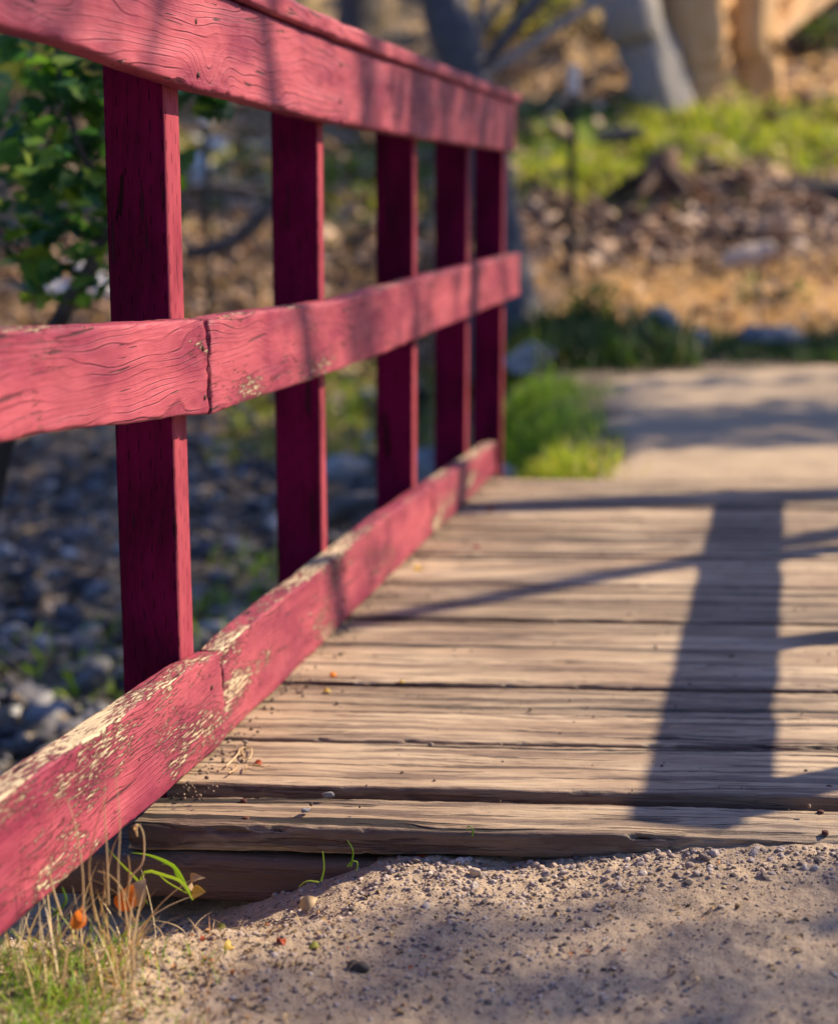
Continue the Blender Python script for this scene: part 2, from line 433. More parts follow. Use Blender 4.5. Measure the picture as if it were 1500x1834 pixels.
gold = g.mix(g.fr(n2, .35, .65), (.44, .29, .15), (.66, .48, .29))
brown = g.mix(g.fr(n2, .35, .65), (.09, .055, .04), (.36, .23, .15))
green = g.mix(g.fr(n2, .3, .7), (.06, .10, .02), (.17, .24, .04))
gy = g.m('ADD', py_, g.m('MULTIPLY', g.m('SUBTRACT', n1, .5), 1.6))
c = g.mix(g.fr(gy, 9.3, 9.8), soil, gold)
c = g.mix(g.m('MULTIPLY', g.fr(gy, 11.2, 11.6), g.fr(gy, 13.3, 13.8, 1.0, 0.0)), c, brown)
c = g.mix(g.m('MULTIPLY', g.fr(gy, 13.6, 14.0), g.fr(gy, 15.2, 15.8, 1.0, 0.0)), c, green)
c = g.mix(g.fr(n1, .56, .66), c, g.mix(.5, c, (.07, .09, .025)))
c = g.mix(g.m('MULTIPLY', g.fr(n3, .5, .7), .5), c, (.06, .05, .04))
M_EARTH = g.done(c, rough=.95, spec=.1, normal=g.bump(g.m('ADD', n2, g.m('MULTIPLY', n3, .4)), .03))
V, Fq = grid(xs, ys, lambda X, Y: ground_z(X, Y) - .008)
tag(mesh('ground', V, Fq, M_EARTH), kind='structure')

# near path: fine gravelly sheet in front of the deck
PA = R(-3.2)            # plank direction, slightly clockwise
def edge_y(x, y0): return y0 + np.tan(PA) * np.asarray(x)
def near_z(X, Y):
    z = ground_z(X, Y)
    lump = .0045*fbm(X*9, Y*9, 0, 3, 21) + .0028*fbm(X*45, Y*45, 0, 3, 22) + .0016*np.maximum(vn(X*150, Y*150, 0, 23), 0)
    return z + .006 + lump
V, Fq = grid(np.concatenate([np.linspace(-1.4, -.75, 40), np.arange(-.745, 1.05, .0048), np.linspace(1.06, 2.3, 60)]),
             np.concatenate([np.linspace(-1.5, 1.25, 40), np.arange(1.255, 2.50, .0048)]), near_z)
keep_v = V
tag(mesh('path', V, Fq, M_GRAVEL), kind='structure')
# far path beyond the deck, bending right
def far_edges(y):
    l = np.interp(y, [5.0, 5.6, 6.4, 7.4, 8.0], [.40, .62, .66, .72, .95]); return l
xs2 = np.arange(.0, 9.0, .04); ys2 = np.arange(4.98, 9.6, .03)
X, Y = np.meshgrid(xs2, ys2)
Z = np.where(True, ground_z(X, Y), 0)
back = 8.05 + .35*(X - .9)                       # far edge of the path on the ground
back = np.minimum(back, 9.4)
inside = sstep((X - far_edges(Y) + .06*fbm(X*3, Y*3, 0, 3, 4)) / .12) * sstep((back + .1*fbm(X*2, Y*2, 0, 3, 8) - Y) / .2)
Z = Z + .006 * inside - .03 * (1 - inside) + .004*fbm(X*8, Y*8, 0, 3, 2)
V = np.stack([X, Y, Z], -1).reshape(-1, 3); nx = len(xs2)
i = np.arange(len(ys2)-1)[:, None]*nx; j = np.arange(nx-1)[None]
Fq = np.stack([i+j, i+j+1, i+nx+j+1, i+nx+j], -1).reshape(-1, 4)
ins = inside.reshape(-1)[Fq].max(1) > .02
tag(mesh('path', V, Fq[ins], M_GRAVEL), kind='structure')

# ------------------------------------------------------------------ boards
def board(name, L, zb, zt, T, mat, parent, step=.012, loc=(0, 0, 0), rot=(0, 0, 0), r=.005, amp=.0012, seed=0, endw=.0, ncs=(12, 5), warp=0.0, extra=None):
    """plank along local X; front face y=0, back y=T; zb/zt functions of x for the lower and upper edge"""
    nl = max(2, int(L / step)); X = np.linspace(0, L, nl + 1)
    nz, ny = ncs
    def side(n): return (1 - np.cos(np.linspace(0, np.pi, n))) / 2 * .35 + np.linspace(0, 1, n) * .65
    a = side(nz); b = side(ny)
    # perimeter in unit coords: front face up, top back, back face down, bottom forward
    uy = np.concatenate([np.zeros(nz), b[1:], np.ones(nz-1), 1 - b[1:-1]])
    uz = np.concatenate([a, np.ones(ny-1), 1 - a[1:], np.zeros(ny-2)])
    V = []
    n = len(uy)
    ZB = zb(X) if callable(zb) else np.full_like(X, zb); ZT = zt(X) if callable(zt) else np.full_like(X, zt)
    Xg = X[:, None] + 0*uy[None]
    H = (ZT - ZB)[:, None]
    Y = uy[None]*T + 0*Xg; Z = ZB[:, None] + uz[None]*H
    # rounded arrises
    cy = np.clip(Y, r, T - r); cz = np.clip(Z, ZB[:, None] + r, ZT[:, None] - r)
    dy, dz = Y - cy, Z - cz; d = np.hypot(dy, dz) + 1e-9
    Y = cy + dy / d * np.minimum(d, r) ; Z = cz + dz / d * np.minimum(d, r)
    ny_, nz_ = dy / d, dz / d
    disp = amp * fbm(Xg*7 + seed*3.1, Y*40, Z*45, 3, seed) + amp*.5*fbm(Xg*60, Y*160, Z*160, 2, seed+3)
    edge = (np.abs(dy) > r*.4) & (np.abs(dz) > r*.4)
    chip = np.maximum(fbm(Xg*28 + 5, Y*3, Z*3, 3, seed + 9) - .35, 0) * r * 1.3
    disp = disp - np.where(edge, chip, 0)
    de = np.minimum(Xg, L - Xg)
    disp = disp - .0045*np.exp(-de/.007)*np.maximum(fbm(Y*60+seed, Z*60, Xg*30, 3, seed+30)+.25, 0)
    if extra is not None: disp = disp + extra(Xg, Y, Z)
    Y = Y + ny_*disp; Z = Z + nz_*disp
    # checked, slightly rounded ends
    ee = np.minimum(Xg, L - Xg) < 1e-6
    Xo = Xg + np.where(Xg < 1e-6, 1, 0)*.003*fbm(Y*90, Z*90, 1, 2, seed) - np.where(Xg > L-1e-6, 1, 0)*.003*fbm(Y*90, Z*90, 2, 2, seed)
    Y = Y + warp * np.sin(Xg / L * np.pi)
    V = np.stack([Xo, Y, Z], -1).reshape(-1, 3)
    i = np.arange(nl)[:, None]*n; j = np.arange(n)[None]; j2 = (j+1) % n
    Fq = np.stack([i+j2, i+j, i+n+j, i+n+j2], -1).reshape(-1, 4)
    caps = np.array([list(range(n)), list(range(nl*n + n - 1, nl*n - 1, -1))])
    o = mesh(name, V, [Fq, caps], mat, parent)
    o.location = loc; o.rotation_euler = rot
    return o

# railing frame: local x = along the railing (away), local y = behind the deck-side face
RP0 = (-0.2464, 2.8486, 0.0); RANG = math.atan2(0.97817, 0.20778)
def ip(xs_, vs, off=0.0):
    xs_ = np.array(xs_); vs = np.array(vs)
    return lambda X, o=off: np.interp(X + o, xs_, vs) + .0016*vn((X+o)*9, 1.3, 0, 3)

rail = empty('wooden_railing', RP0, RANG)
tag(rail, 'weathered crimson railing with three boards receding along the left edge of the deck', 'railing', 'railings of the footbridge')
PIECES = []
def piece(name, s0, s1, zb, zt, mat, T=.038, y=0.0, seed=0, step=.006, parent=rail, **k):
    o = board(name, s1 - s0, (lambda X: zb(X, s0)) if callable(zb) else zb, (lambda X: zt(X, s0)) if callable(zt) else zt, T, mat, parent, step=step, loc=(s0, y, 0), seed=seed, **k)
    PIECES.append((name, s0, s1, o)); return o
mtop = ip([-1.6, -.95, -.43, -.33, 0, .45, 1.4, 2.8], [.735, .712, .682, .678, .669, .656, .662, .660])
mbot = ip([-1.6, -.92, -.70, -.33, .03, .78, 1.4, 2.8], [.615, .586, .567, .533, .526, .516, .520, .523])
ktop = ip([-1.8, -.956, -.81, -.55, -.43, -.30, 0, .35, .83, 1.25, 2.33], [.212, .189, .181, .171, .164, .154, .157, .154, .150, .138, .100])
kbot = ip([-1.8, -.97, -.68, -.31, 0, .57, 1.1, 2.4], [.060, .030, .018, .003, .003, .003, .003, .003])
tbot = ip([-1.6, -.78, -.43, 0, .34, 1.15, 2.8], [1.055, 1.036, 1.013, 1.001, .993, .984, .982])
ttop = ip([-1.6, 0, .56, .9, 1.92, 2.8], [1.185, 1.147, 1.139, 1.137, 1.133, 1.129])
hi = dict(ncs=(22, 7), amp=.0010)
piece('mid_rail', -1.75, -.337, mbot, mtop, M_RAIL, seed=1, y=.001, **hi)
piece('mid_rail', -.331, 2.77, mbot, mtop, M_RAIL, seed=2, y=-.002, **hi)
piece('top_rail', -1.75, 2.66, tbot, ttop, M_TOP, seed=4, **hi)
cb = ip([-1.6, 0, .56, .9, 1.92, 2.8], [1.187, 1.149, 1.141, 1.139, 1.135, 1.131])
ct = ip([-1.6, 0, .56, .9, 1.92, 2.8], [1.222, 1.184, 1.174, 1.170, 1.165, 1.160])
piece('cap_board', -1.75, .88, cb, ct, M_TOP, T=.15, y=-.014, seed=6, ncs=(7, 14), amp=.001)
piece('cap_board', .886, 2.70, cb, ct, M_TOP, T=.15, y=-.012, seed=7, ncs=(7, 14), amp=.001)
piece('kick_board', -1.90, -.303, kbot, ktop, M_KICK, T=.042, seed=8, ncs=(30, 12), amp=.0013, r=.0045)
piece('kick_board', -.297, 1.357, kbot, ktop, M_KICK2, T=.040, y=.002, seed=9, ncs=(24, 10), amp=.0012, r=.0045)
piece('kick_board', 1.363, 2.33, kbot, ktop, M_KICK2, T=.040, y=.0, seed=10, ncs=(14, 7), r=.0045)
def post(parent, s0, s1, seed, zlo=-.95, zhi=1.128, y0=.040, y1=.134):
    w = s1 - s0; Lz = zhi - zlo
    # vertical board: build along x then stand it up -> build directly with z as length
    nl = 130; n_s, n_y = 8, 14
    a = np.linspace(0, 1, n_s); b = np.linspace(0, 1, n_y)
    us = np.concatenate([a, np.ones(n_y-1), 1 - a[1:], np.zeros(n_y-2)])
    uy = np.concatenate([np.zeros(n_s), b[1:], np.ones(n_s-1), 1 - b[1:-1]])
    Zg = np.linspace(0, Lz, nl+1)[:, None] + 0*us[None]
    r = .0035; T = y1 - y0
    S = us[None]*w + 0*Zg; Y = uy[None]*T + 0*Zg
    cs, cy = np.clip(S, r, w-r), np.clip(Y, r, T-r); ds, dy = S-cs, Y-cy; d = np.hypot(ds, dy)+1e-9
    dd = .0009*fbm(Zg*4+seed, S*25, Y*25, 3, seed)
    S = cs + ds/d*(np.minimum(d, r)+dd); Y = cy + dy/d*(np.minimum(d, r)+dd)
    S = S + .003*np.sin(Zg*2.1+seed)
    V = np.stack([S, Y, Zg], -1).reshape(-1, 3); n = len(us)
    i = np.arange(nl)[:, None]*n; j = np.arange(n)[None]; j2 = (j+1) % n
    Fq = np.stack([i+j, i+j2, i+n+j2, i+n+j], -1).reshape(-1, 4)
    caps = np.array([list(range(n-1, -1, -1)), list(range(nl*n, nl*n+n))])
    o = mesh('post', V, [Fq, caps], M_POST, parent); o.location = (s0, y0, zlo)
    return o
POSTS = [(-.383, -.321), (.442, .482), (1.303, 1.347), (2.028, 2.072), (2.664, 2.706)]
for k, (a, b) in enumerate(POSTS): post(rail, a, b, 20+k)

M_NAIL = by_rnd('rusted_nail', [(0, (.06,.02,.018)), (1, (.10,.04,.03))], rough=.6)
def nail_at(s_, z_, kind):
    v, f, r_ = join([tube([(0, .004, 0), (0, -.0006, 0), (0, -.0010, 0)], [.0042, .0042, .0030], 12)])
    o = mesh('nail', v, f + [np.array([[24+i for i in range(12)]])], M_NAIL, None, rnd=r_)
    for nm, a, b, pc in PIECES:
        if nm == kind and a <= s_ <= b: o.parent = pc; o.location = (s_ - a, -.001, z_)
for (a, b) in POSTS:
    m_ = (a+b)/2
    for dz_ in (.035, .105):
        nail_at(m_ + random.uniform(-.006, .006), .530 + dz_ + random.uniform(-.006, .006), 'mid_rail'); nail_at(min(m_, 2.65) + random.uniform(-.006, .006), 1.0 + dz_ + random.uniform(-.006, .006), 'top_rail')
        if b < 2.2: nail_at(m_ + random.uniform(-.006, .006), .01 + dz_ + random.uniform(-.006, .006), 'kick_board')

# opposite railing (outside the frame to the right; its shadow lies on the deck)
RR0 = np.array([1.580, 2.62, 0]); RRA = math.atan2(1, .22)
rr = empty('wooden_railing', RR0, RRA)
tag(rr, 'crimson railing right of the deck that casts the long rail shadow', 'railing', 'railings of the footbridge')
def mirror_piece(name, s0, s1, zb, zt, T, y, seed):
    return board(name, s1-s0, zb, zt, T, M_TOP, rr, step=.03, loc=(s0, y, 0), seed=seed)
mirror_piece('mid_rail', .26, 2.84, .525, .665, .038, -.038, 31)
mirror_piece('top_rail', .26, 2.84, .985, 1.098, .038, -.038, 32)
mirror_piece('cap_board', .26, 2.88, 1.100, 1.132, .14, -.130, 33)
mirror_piece('kick_board', .26, 2.5, .003, .145, .038, -.038, 34)
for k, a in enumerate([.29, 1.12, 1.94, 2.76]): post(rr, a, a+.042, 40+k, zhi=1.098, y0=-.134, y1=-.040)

# ------------------------------------------------------------------ deck
deck = empty('footbridge_deck', (0, 2.2, 0), 0)
tag(deck, 'weathered plank deck of the footbridge running up the lane between the gravel', 'bridge deck')
edges = [2.212, 2.348, 2.562] + [2.562 + .1573*k for k in range(1, 17)]
def left_x(y): return RP0[0] + (y - RP0[1]) * (.20778/.97817) - .045
def right_x(y): return RR0[0] + (y - RR0[1]) * .22 + .06
PL_Z = [-.010, 0, .001, -.002, .002, 0, -.003, .002, 0, .001, -.002, .001, 0, .002, -.001, .002, 0, -.002, .001]
PLANKS = []
for k in range(len(edges)-1):
    y0, y1 = edges[k], edges[k+1]
    gap = (.0035, .005, .0042)[k % 3] if k else .006
    W = y1 - y0 - gap*2
    x0 = left_x((y0+y1)/2); x1 = right_x((y0+y1)/2); L = (x1 - x0)/math.cos(PA)
    near = k < 5
    T = .042
    # board(): local y = width here -> use T as width, z as thickness
    sd = 60 + k
    def extra(Xg, Yg, Zg, k=k, W=W, sd=sd):
        q = -.0016*np.maximum(fbm(Xg*3.5+sd, Yg*70, 0, 3, sd)-.2, 0)
        if k == 0:
            q = q - .010*np.maximum(fbm(Xg*2.2+3, Zg*0, 0, 3, 77), 0)*(Yg < W*.35)*(1-Yg/(W*.35+1e-9))
            q = q - .0035*np.maximum(fbm(Xg*5+1, Yg*110+Xg*4, 0, 3, 78), 0)
        return q
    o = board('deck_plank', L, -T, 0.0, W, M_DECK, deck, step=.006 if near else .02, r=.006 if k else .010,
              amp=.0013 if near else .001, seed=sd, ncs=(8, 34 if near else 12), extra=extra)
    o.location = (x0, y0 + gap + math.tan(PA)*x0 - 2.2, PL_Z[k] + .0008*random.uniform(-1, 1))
    o.rotation_euler = (0, 0, PA)
    o.rotation_euler[0] = R(random.uniform(-.25, .25)) if k else R(-1.2)
    PLANKS.append(o)
# sill beam under the first plank, low at the left
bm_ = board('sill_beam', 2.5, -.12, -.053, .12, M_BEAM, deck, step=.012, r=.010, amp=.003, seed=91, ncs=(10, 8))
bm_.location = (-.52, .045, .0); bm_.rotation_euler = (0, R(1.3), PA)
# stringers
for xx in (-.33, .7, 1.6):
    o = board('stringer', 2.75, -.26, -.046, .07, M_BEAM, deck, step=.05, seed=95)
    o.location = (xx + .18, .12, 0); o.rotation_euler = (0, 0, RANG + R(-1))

def nailmesh():
    a = tube([(0,0,-.03),(0,0,.013)], [.0016,.0016], 10); b = tube([(0,0,.013),(0,0,.0132),(0,0,.0150),(0,0,.0156)], [.0016,.0048,.0048,.003], 12)
    return join([a, b])
for k in range(len(edges)-1):
    ym = (edges[k]+edges[k+1])/2; wd = edges[k+1]-edges[k]
    for xo_ in (left_x(ym) + .16, left_x(ym) + .98):
        for dy_ in (-.27, .25):
            yy = ym + dy_*wd + random.uniform(-.008, .008) + math.tan(PA)*xo_; xx = xo_ + random.uniform(-.01, .01)
            v, f, r_ = join([tube([(0, 0, -.004), (0, 0, .0004), (0, 0, .0010)], [.0048, .0048, .0036], 12)])
            o = mesh('nail', v, f + [np.array([[24+i for i in range(12)]])], M_NAIL, PLANKS[k], rnd=r_)
            o.matrix_parent_inverse = Matrix.LocRotScale(PLANKS[k].location, PLANKS[k].rotation_euler, None).inverted(); o.location = (xx, yy - 2.2, PL_Z[k] - .001)
v, f, r_ = nailmesh()
cap = np.array([[len(v)-12+i for i in range(12)]])
o = mesh('nail', v, f+[cap], M_STEEL, deck, rnd=r_); pp = at(438, 1343, z=0.0); o.location = Vector(pp) - Vector((0, 2.2, 0)); o.rotation_euler = (R(4), R(6), 0)

exec_stage2 = True
# ------------------------------------------------------------------ stones, pebbles, leaves near the deck
def stone(label, pos, size, seed, mat=None, cat='stone', group=None, name='stone', sink=.25, base=I2, rz=None):
    V, Fc = rockshape(base, seed)
    V = V * np.array(size)
    o = mesh(name, V, Fc, mat or M_PEB, rnd=np.full(len(V), (seed*0.37) % 1), smooth=True)
    o.location = (pos[0], pos[1], pos[2] + size[2]*(1-2*sink)); o.rotation_euler = (0, 0, rz if rz is not None else seed)
    return tag(o, label, cat, group)
def gstone(name_px, **k): pass

M_SLATE = by_rnd('slate_stone', [(0, (.15,.15,.17)), (1, (.24,.24,.27))], nscale=200, namp=.4)
p = at(587, 1419, z=0.0); stone('larger smooth grey pebble lying on the worn front plank', (p[0], p[1], -.008), (.0085,.006,.0052), 3, M_SLATE, 'pebble', 'grey pebbles on the front plank', 'pebble', .1)
p = at(548, 1445, z=0.0); stone('smaller grey pebble on the front plank nearest the plank edge', (p[0], p[1], -.008), (.0085,.005,.0042), 4, M_SLATE, 'pebble', 'grey pebbles on the front plank', 'pebble', .1)
M_CLOD = by_rnd('dark_clod', [(0, (.06,.05,.045)), (1, (.10,.085,.075))], nscale=150, namp=.5)
def gz(x, y): return float(near_z(np.array([x]), np.array([y]))[0])
p = at(640, 1708, z=-.04); stone('dark earthy clod on the gravel near the bottom edge', (p[0], p[1], gz(p[0], p[1])), (.013,.010,.008), 9, M_CLOD, 'clod', None, 'clod', .3)
M_TAN = by_rnd('tan_stone', [(0, (.42,.33,.25)), (1, (.50,.40,.32))], nscale=100, namp=.4)
p = at(850, 1535, z=-.03); stone('rounded tan stone on the gravel in front of the deck edge', (p[0], p[1], gz(p[0], p[1])), (.009,.008,.0075), 12, M_TAN, 'stone', None, 'stone', .2)

# gravel: more of it and coarser against the deck edge
def pebbles(N, xr, yfun, smin, smax, base, seed):
    r = np.random.default_rng(seed)
    x = r.uniform(*xr, N); y = yfun(r, x)
    s = smin * (smax/smin)**(r.random(N)**2.2)
    z = near_z(x, y) + s*.12
    V0, F0 = rockshape(base, seed, .2, 1.1, 4)
    scl = s[:, None] * np.stack([r.uniform(.8,1.4,N), r.uniform(.7,1.1,N), r.uniform(.5,.85,N)], 1)
    rot = np.stack([r.uniform(-.5,.5,N), r.uniform(-.5,.5,N), r.uniform(0,6.3,N)], 1)
    return scatter(V0, F0, np.stack([x, y, z], 1), rot, scl)
edge = lambda x: edge_y(x, 2.205)
parts = []
for sd in range(3):
    parts.append(pebbles(1900, (-.5, 1.1), lambda r, x: edge(x) - .005 - .9*r.random(len(x))**1.35, .0011, .0042, I1, 100+sd))
    parts.append(pebbles(7000, (-.55, 1.1), lambda r, x: edge(x) - .003 - .95*r.random(len(x))**1.1, .0006, .0019, I0, 130+sd))
    parts.append(pebbles(520, (-.05, 1.05), lambda r, x: edge(x) + .01 - .12*r.random(len(x))**1.6, .0016, .0068, I1, 110+sd))
    parts.append(pebbles(900, (-.62, .25), lambda r, x: edge(x) + .02 - .45*r.random(len(x)), .0014, .0050, I1, 120+sd))
v, f, r_ = join(parts)
tag(mesh('gravel', v, f, M_PEB, rnd=r_, smooth=False), kind='stuff')
# grit caught on the deck along the kick board and a few grains elsewhere
r = np.random.default_rng(5); N = 650
s_ = r.uniform(-.55, 2.3, N); o_ = -(.004 + .05*r.random(N)**2.5)
D = np.array([.20778, .97817]); Nn = np.array([.97817, -.20778])
xy = np.array(RP0[:2]) + s_[:, None]*D - o_[:, None]*Nn
k2 = 260; xy = np.vstack([xy, np.stack([r.uniform(-.2, 1.1, k2), r.uniform(2.24, 4.6, k2)], 1)])
n_ = len(xy); sz = .0012*(3.2)**(r.random(n_)**1.5)
a = scatter(*rockshape(I1, 8, .2, 1.1, 4), np.column_stack([xy, np.full(n_, .001)]), r.uniform(0, 6, (n_, 3)), sz)
M_GRIT = by_rnd('deck_grit', [(0, (.06,.045,.035)), (.7, (.20,.14,.10)), (1, (.40,.32,.25))])
tag(mesh('grit', a[0], a[1], M_GRIT, rnd=a[2], smooth=False), kind='stuff')

# ---- leaf shapes
def leafshape(n=7, lobes=0, curl=.25, w=.36):
    """flat blade with midrib fold, x along; returns V,F(quads/tri as tri)"""
    t = np.linspace(0, 1, n)
    ww = w*np.sin(np.pi*t**.8)*(1 + (.35*np.sin(t*lobes*2*np.pi) if lobes else 0)) + .004
    mid = np.stack([t, 0*t, -curl*(t-.5)**2*2], 1)
    L = np.stack([t, ww, mid[:,2] + curl*.7*ww], 1); Rr = np.stack([t, -ww, mid[:,2] + curl*.7*ww], 1)
    V = np.concatenate([mid, L, Rr]); Fq = []
    for i in range(n-1):
        Fq += [(i, i+1, n+i+1, n+i), (i+1, i, 2*n+i, 2*n+i+1)]
    return V, np.array(Fq)
LEAF = leafshape(6); LOBED = leafshape(10, 3, .2, .40); DRY = leafshape(7, 0, .7, .34)
LSM = (np.array([(0,0,0),(.5,.33,.08),(1,0,-.05),(.5,-.33,.08)], float), np.array([(0,3,2,1)]))

M_LRED = by_rnd('leaf_red', [(0, (.32,.045,.02)), (1, (.45,.10,.03))], trans=.3, rough=.5)
M_LORA = by_rnd('leaf_orange', [(0, (.62,.17,.02)), (1, (.72,.26,.03))], trans=.35, rough=.5)
M_LYEL = by_rnd('leaf_yellow', [(0, (.55,.36,.06)), (1, (.60,.42,.10))], trans=.3, rough=.5)
M_LTAN = by_rnd('leaf_tan', [(0, (.36,.24,.14)), (1, (.50,.38,.24))], trans=.2, rough=.6)
M_LGRN = by_rnd('leaf_olive', [(0, (.20,.19,.04)), (1, (.24,.24,.05))], trans=.2, rough=.6)
def leaf(label, px, py, size, mat, rot, lift=.004, shape=DRY, Y=None, z=None, cat='leaf', group=None, ground=True):
    if ground: p = at(px, py, z=-.045 if z is None else z); zz = gz(p[0], p[1]) if z is None else z
    else: p = at(px, py, Y=Y); zz = p[2]; lift = 0
    V, Fq = shape; V = (V - np.array([.5, 0, 0])) * size
    th = .00025
    V2 = np.concatenate([V, V - np.array([0, 0, th])]); Fa = np.concatenate([Fq, Fq[:, ::-1] + len(V)])
    o = mesh('fallen_leaf' if cat == 'leaf' else cat, V2, Fa, mat, rnd=np.full(len(V2), random.random()))
    o.location = (p[0], p[1], zz + lift); o.rotation_euler = rot
    return tag(o, label, cat, group)
GL = 'fallen leaves on the gravel'
leaf('red and orange curled leaf on the gravel just below the deck edge', 757, 1522, .020, M_LRED, (.5, -.2, .3), .004, group=GL)
leaf('bright red scrap of leaf on the sunny gravel in the lower left', 503, 1672, .018, M_LRED, (.4, .2, 2.2), .004, group=GL)
leaf('small dark red leaf among dry bits left of the bright red one', 365, 1665, .012, M_LRED, (.2, .3, 1.2), .003, group=GL)
leaf('large orange leaf cupped at the foot of the dry grass', 226, 1610, .038, M_LORA, (R(75), R(-60), R(20)), .018, LEAF, group=GL, ground=False, Y=1.96)
leaf('papery cream leaf curled behind the large orange one', 243, 1600, .042, M_LTAN, (R(80), R(-55), R(10)), .020, LEAF, group=GL, ground=False, Y=1.975)
leaf('orange leaf half hidden in the tuft at the lower left corner', 142, 1645, .030, M_LORA, (R(70), R(-40), R(60)), .012, LEAF, group=GL, ground=False, Y=1.86)
leaf('yellow leaf behind the small green tuft', 352, 1598, .026, M_LYEL, (R(50), R(-20), R(-30)), .010, LEAF, group=GL, ground=False, Y=2.03)
leaf('tan curled leaf just right of the small green tuft', 470, 1582, .032, M_LTAN, (R(20), R(5), R(-10)), .006, DRY, group=GL)
leaf('tan upright dead leaf at the end of the shaded hollow', 552, 1562, .028, M_LTAN, (R(60), R(-20), R(20)), .010, DRY, group=GL)
leaf('brown curled leaf above the small green tuft', 345, 1578, .032, M_LTAN, (R(40), R(-50), R(-40)), .013, DRY, group=GL, ground=False, Y=2.05)
leaf('olive yellow leaf scrap on the blurred gravel near bottom centre', 565, 1680, .018, M_LGRN, (.3, .2, .4), .003, group=GL)
leaf('small olive leaf standing on the sunny gravel', 396, 1647, .012, M_LGRN, (R(60), 0, .2), .005, LEAF, group=GL)
leaf('brown and yellow leaf pair on gravel near the bottom left', 412, 1683, .020, M_LYEL, (.6, .2, 1.0), .004, group=GL)
GD = 'leaf scraps on the deck boards'
leaf('orange brown leaf strip on the deck by the nail', 463, 1370, .018, M_LRED, (.2, .1, -.1), .003, z=0, group=GD)
leaf('golden leaf curl on the deck by the lower board', 598, 1212, .020, M_LORA, (.3, .1, .4), .003, z=0, group=GD)
leaf('golden scrap on the deck below the orange curl', 586, 1240, .016, M_LYEL, (.3, .1, .1), .003, z=0, group=GD)
leaf('yellow brown leaf speck on the open deck boards', 720, 1224, .012, M_LYEL, (.3, .1, .1), .003, z=0, group=GD)
leaf('rusty leaf at the foot of the lower board far up the deck', 880, 915, .03, M_LRED, (.3, .3, .6), .004, z=0, group=GD)
leaf('brown leaf lying on the shaded deck near the far post shadow', 855, 982, .022, M_LRED, (.3, .2, .2), .003, z=0, group=GD)
leaf('yellow leaf beside the lower board halfway along the deck', 752, 1022, .032, M_LYEL, (.3, .3, .9), .005, z=0, group=GD)

# ---- grass blades and stalks
def blade(p0, h, lean, az, w=.002, n=7, droop=1.0):
    t = np.linspace(0, 1, n)
    dx = lean*t**1.6*h; dz = h*(t - .35*droop*lean*t**2.4)
    c = np.stack([p0[0] + np.cos(az)*dx, p0[1] + np.sin(az)*dx, p0[2] + dz], 1)
    sdir = np.array([-np.sin(az+.6), np.cos(az+.6), 0]); ww = w*(1 - t**2)*.5 + w*.03
    L = c + sdir*ww[:, None]; Rr = c - sdir*ww[:, None]
    V = np.concatenate([L, Rr]); i = np.arange(n-1)
    return V, np.stack([i, i+1, n+i+1, n+i], 1), np.full(2*n, rng.random())
def blades(N, xyf, hr, wr, lr=(.1, .9), zf=None, seed=0, n=6):
    """vectorised blades"""
    r = np.random.default_rng(seed)
    xy = xyf(r, N); h = r.uniform(*hr, N); lean = r.uniform(*lr, N); az = r.uniform(0, 6.28, N); w = r.uniform(*wr, N)
    z = zf(xy[:, 0], xy[:, 1])
    t = np.linspace(0, 1, n)[None]
    dx = lean[:, None]*t**1.6*h[:, None]; dz = h[:, None]*(t - .35*lean[:, None]*t**2.4)
    c = np.stack([xy[:, :1] + np.cos(az)[:, None]*dx, xy[:, 1:] + np.sin(az)[:, None]*dx, z[:, None] + dz], -1)
    ww = (w[:, None]*((1 - t**2)*.5 + .03))[..., None]
    sd = np.stack([-np.sin(az+.6), np.cos(az+.6), 0*az], 1)[:, None]
    V = np.concatenate([c + sd*ww, c - sd*ww], 1)
    i = np.arange(n-1); Fb = np.stack([i, i+1, n+i+1, n+i], 1)
    Fx = Fb[None] + (np.arange(N)*2*n)[:, None, None]
    return V.reshape(-1, 3), Fx.reshape(-1, 4), np.repeat(r.random(N), 2*n)
M_GRASS = by_rnd('grass_green', [(0, (.10,.20,.02)), (.5, (.20,.34,.03)), (1, (.38,.44,.08))], trans=.45, rough=.45, spec=.3)
M_STRAW = by_rnd('grass_dry', [(0, (.38,.24,.11)), (.5, (.58,.42,.23)), (1, (.70,.58,.38))], tt=(1.2,1.1,.75), trans=.3, rough=.6)
M_GDARK = by_rnd('grass_deep', [(0, (.02,.055,.025)), (.7, (.05,.10,.03)), (1, (.14,.13,.05))], trans=.35, rough=.5)

def paths(lst, n=14, w=.0016):
    out = []
    for pts, w_ in lst:
        out.append(tube(curve(pts, n), np.linspace(w_, w_*.35, n), 5))
    return out
def ribbon(pts, w, n=14):
    c = curve(pts, n); T = np.gradient(c, axis=0); T /= np.linalg.norm(T, axis=1)[:, None]
    s = np.cross(T, [0, 1, .25]); s /= np.linalg.norm(s, axis=1)[:, None]
    t = np.linspace(0, 1, n); ww = w*np.minimum(1, (1-t)*2.2+.05)*.5*np.minimum(1, t*3+.4)
    V = np.concatenate([c + s*ww[:, None], c + np.array([0, .0006, -.0006]) , c - s*ww[:, None]]); i = np.arange(n-1)
    return V, np.concatenate([np.stack([i, i+1, n+i+1, n+i], 1), np.stack([n+i, n+i+1, 2*n+i+1, 2*n+i], 1)]), np.full(3*n, rng.random()*.6+.2)
def pxy(l, Y): return [at(a, b, Y=Y) for a, b in l]
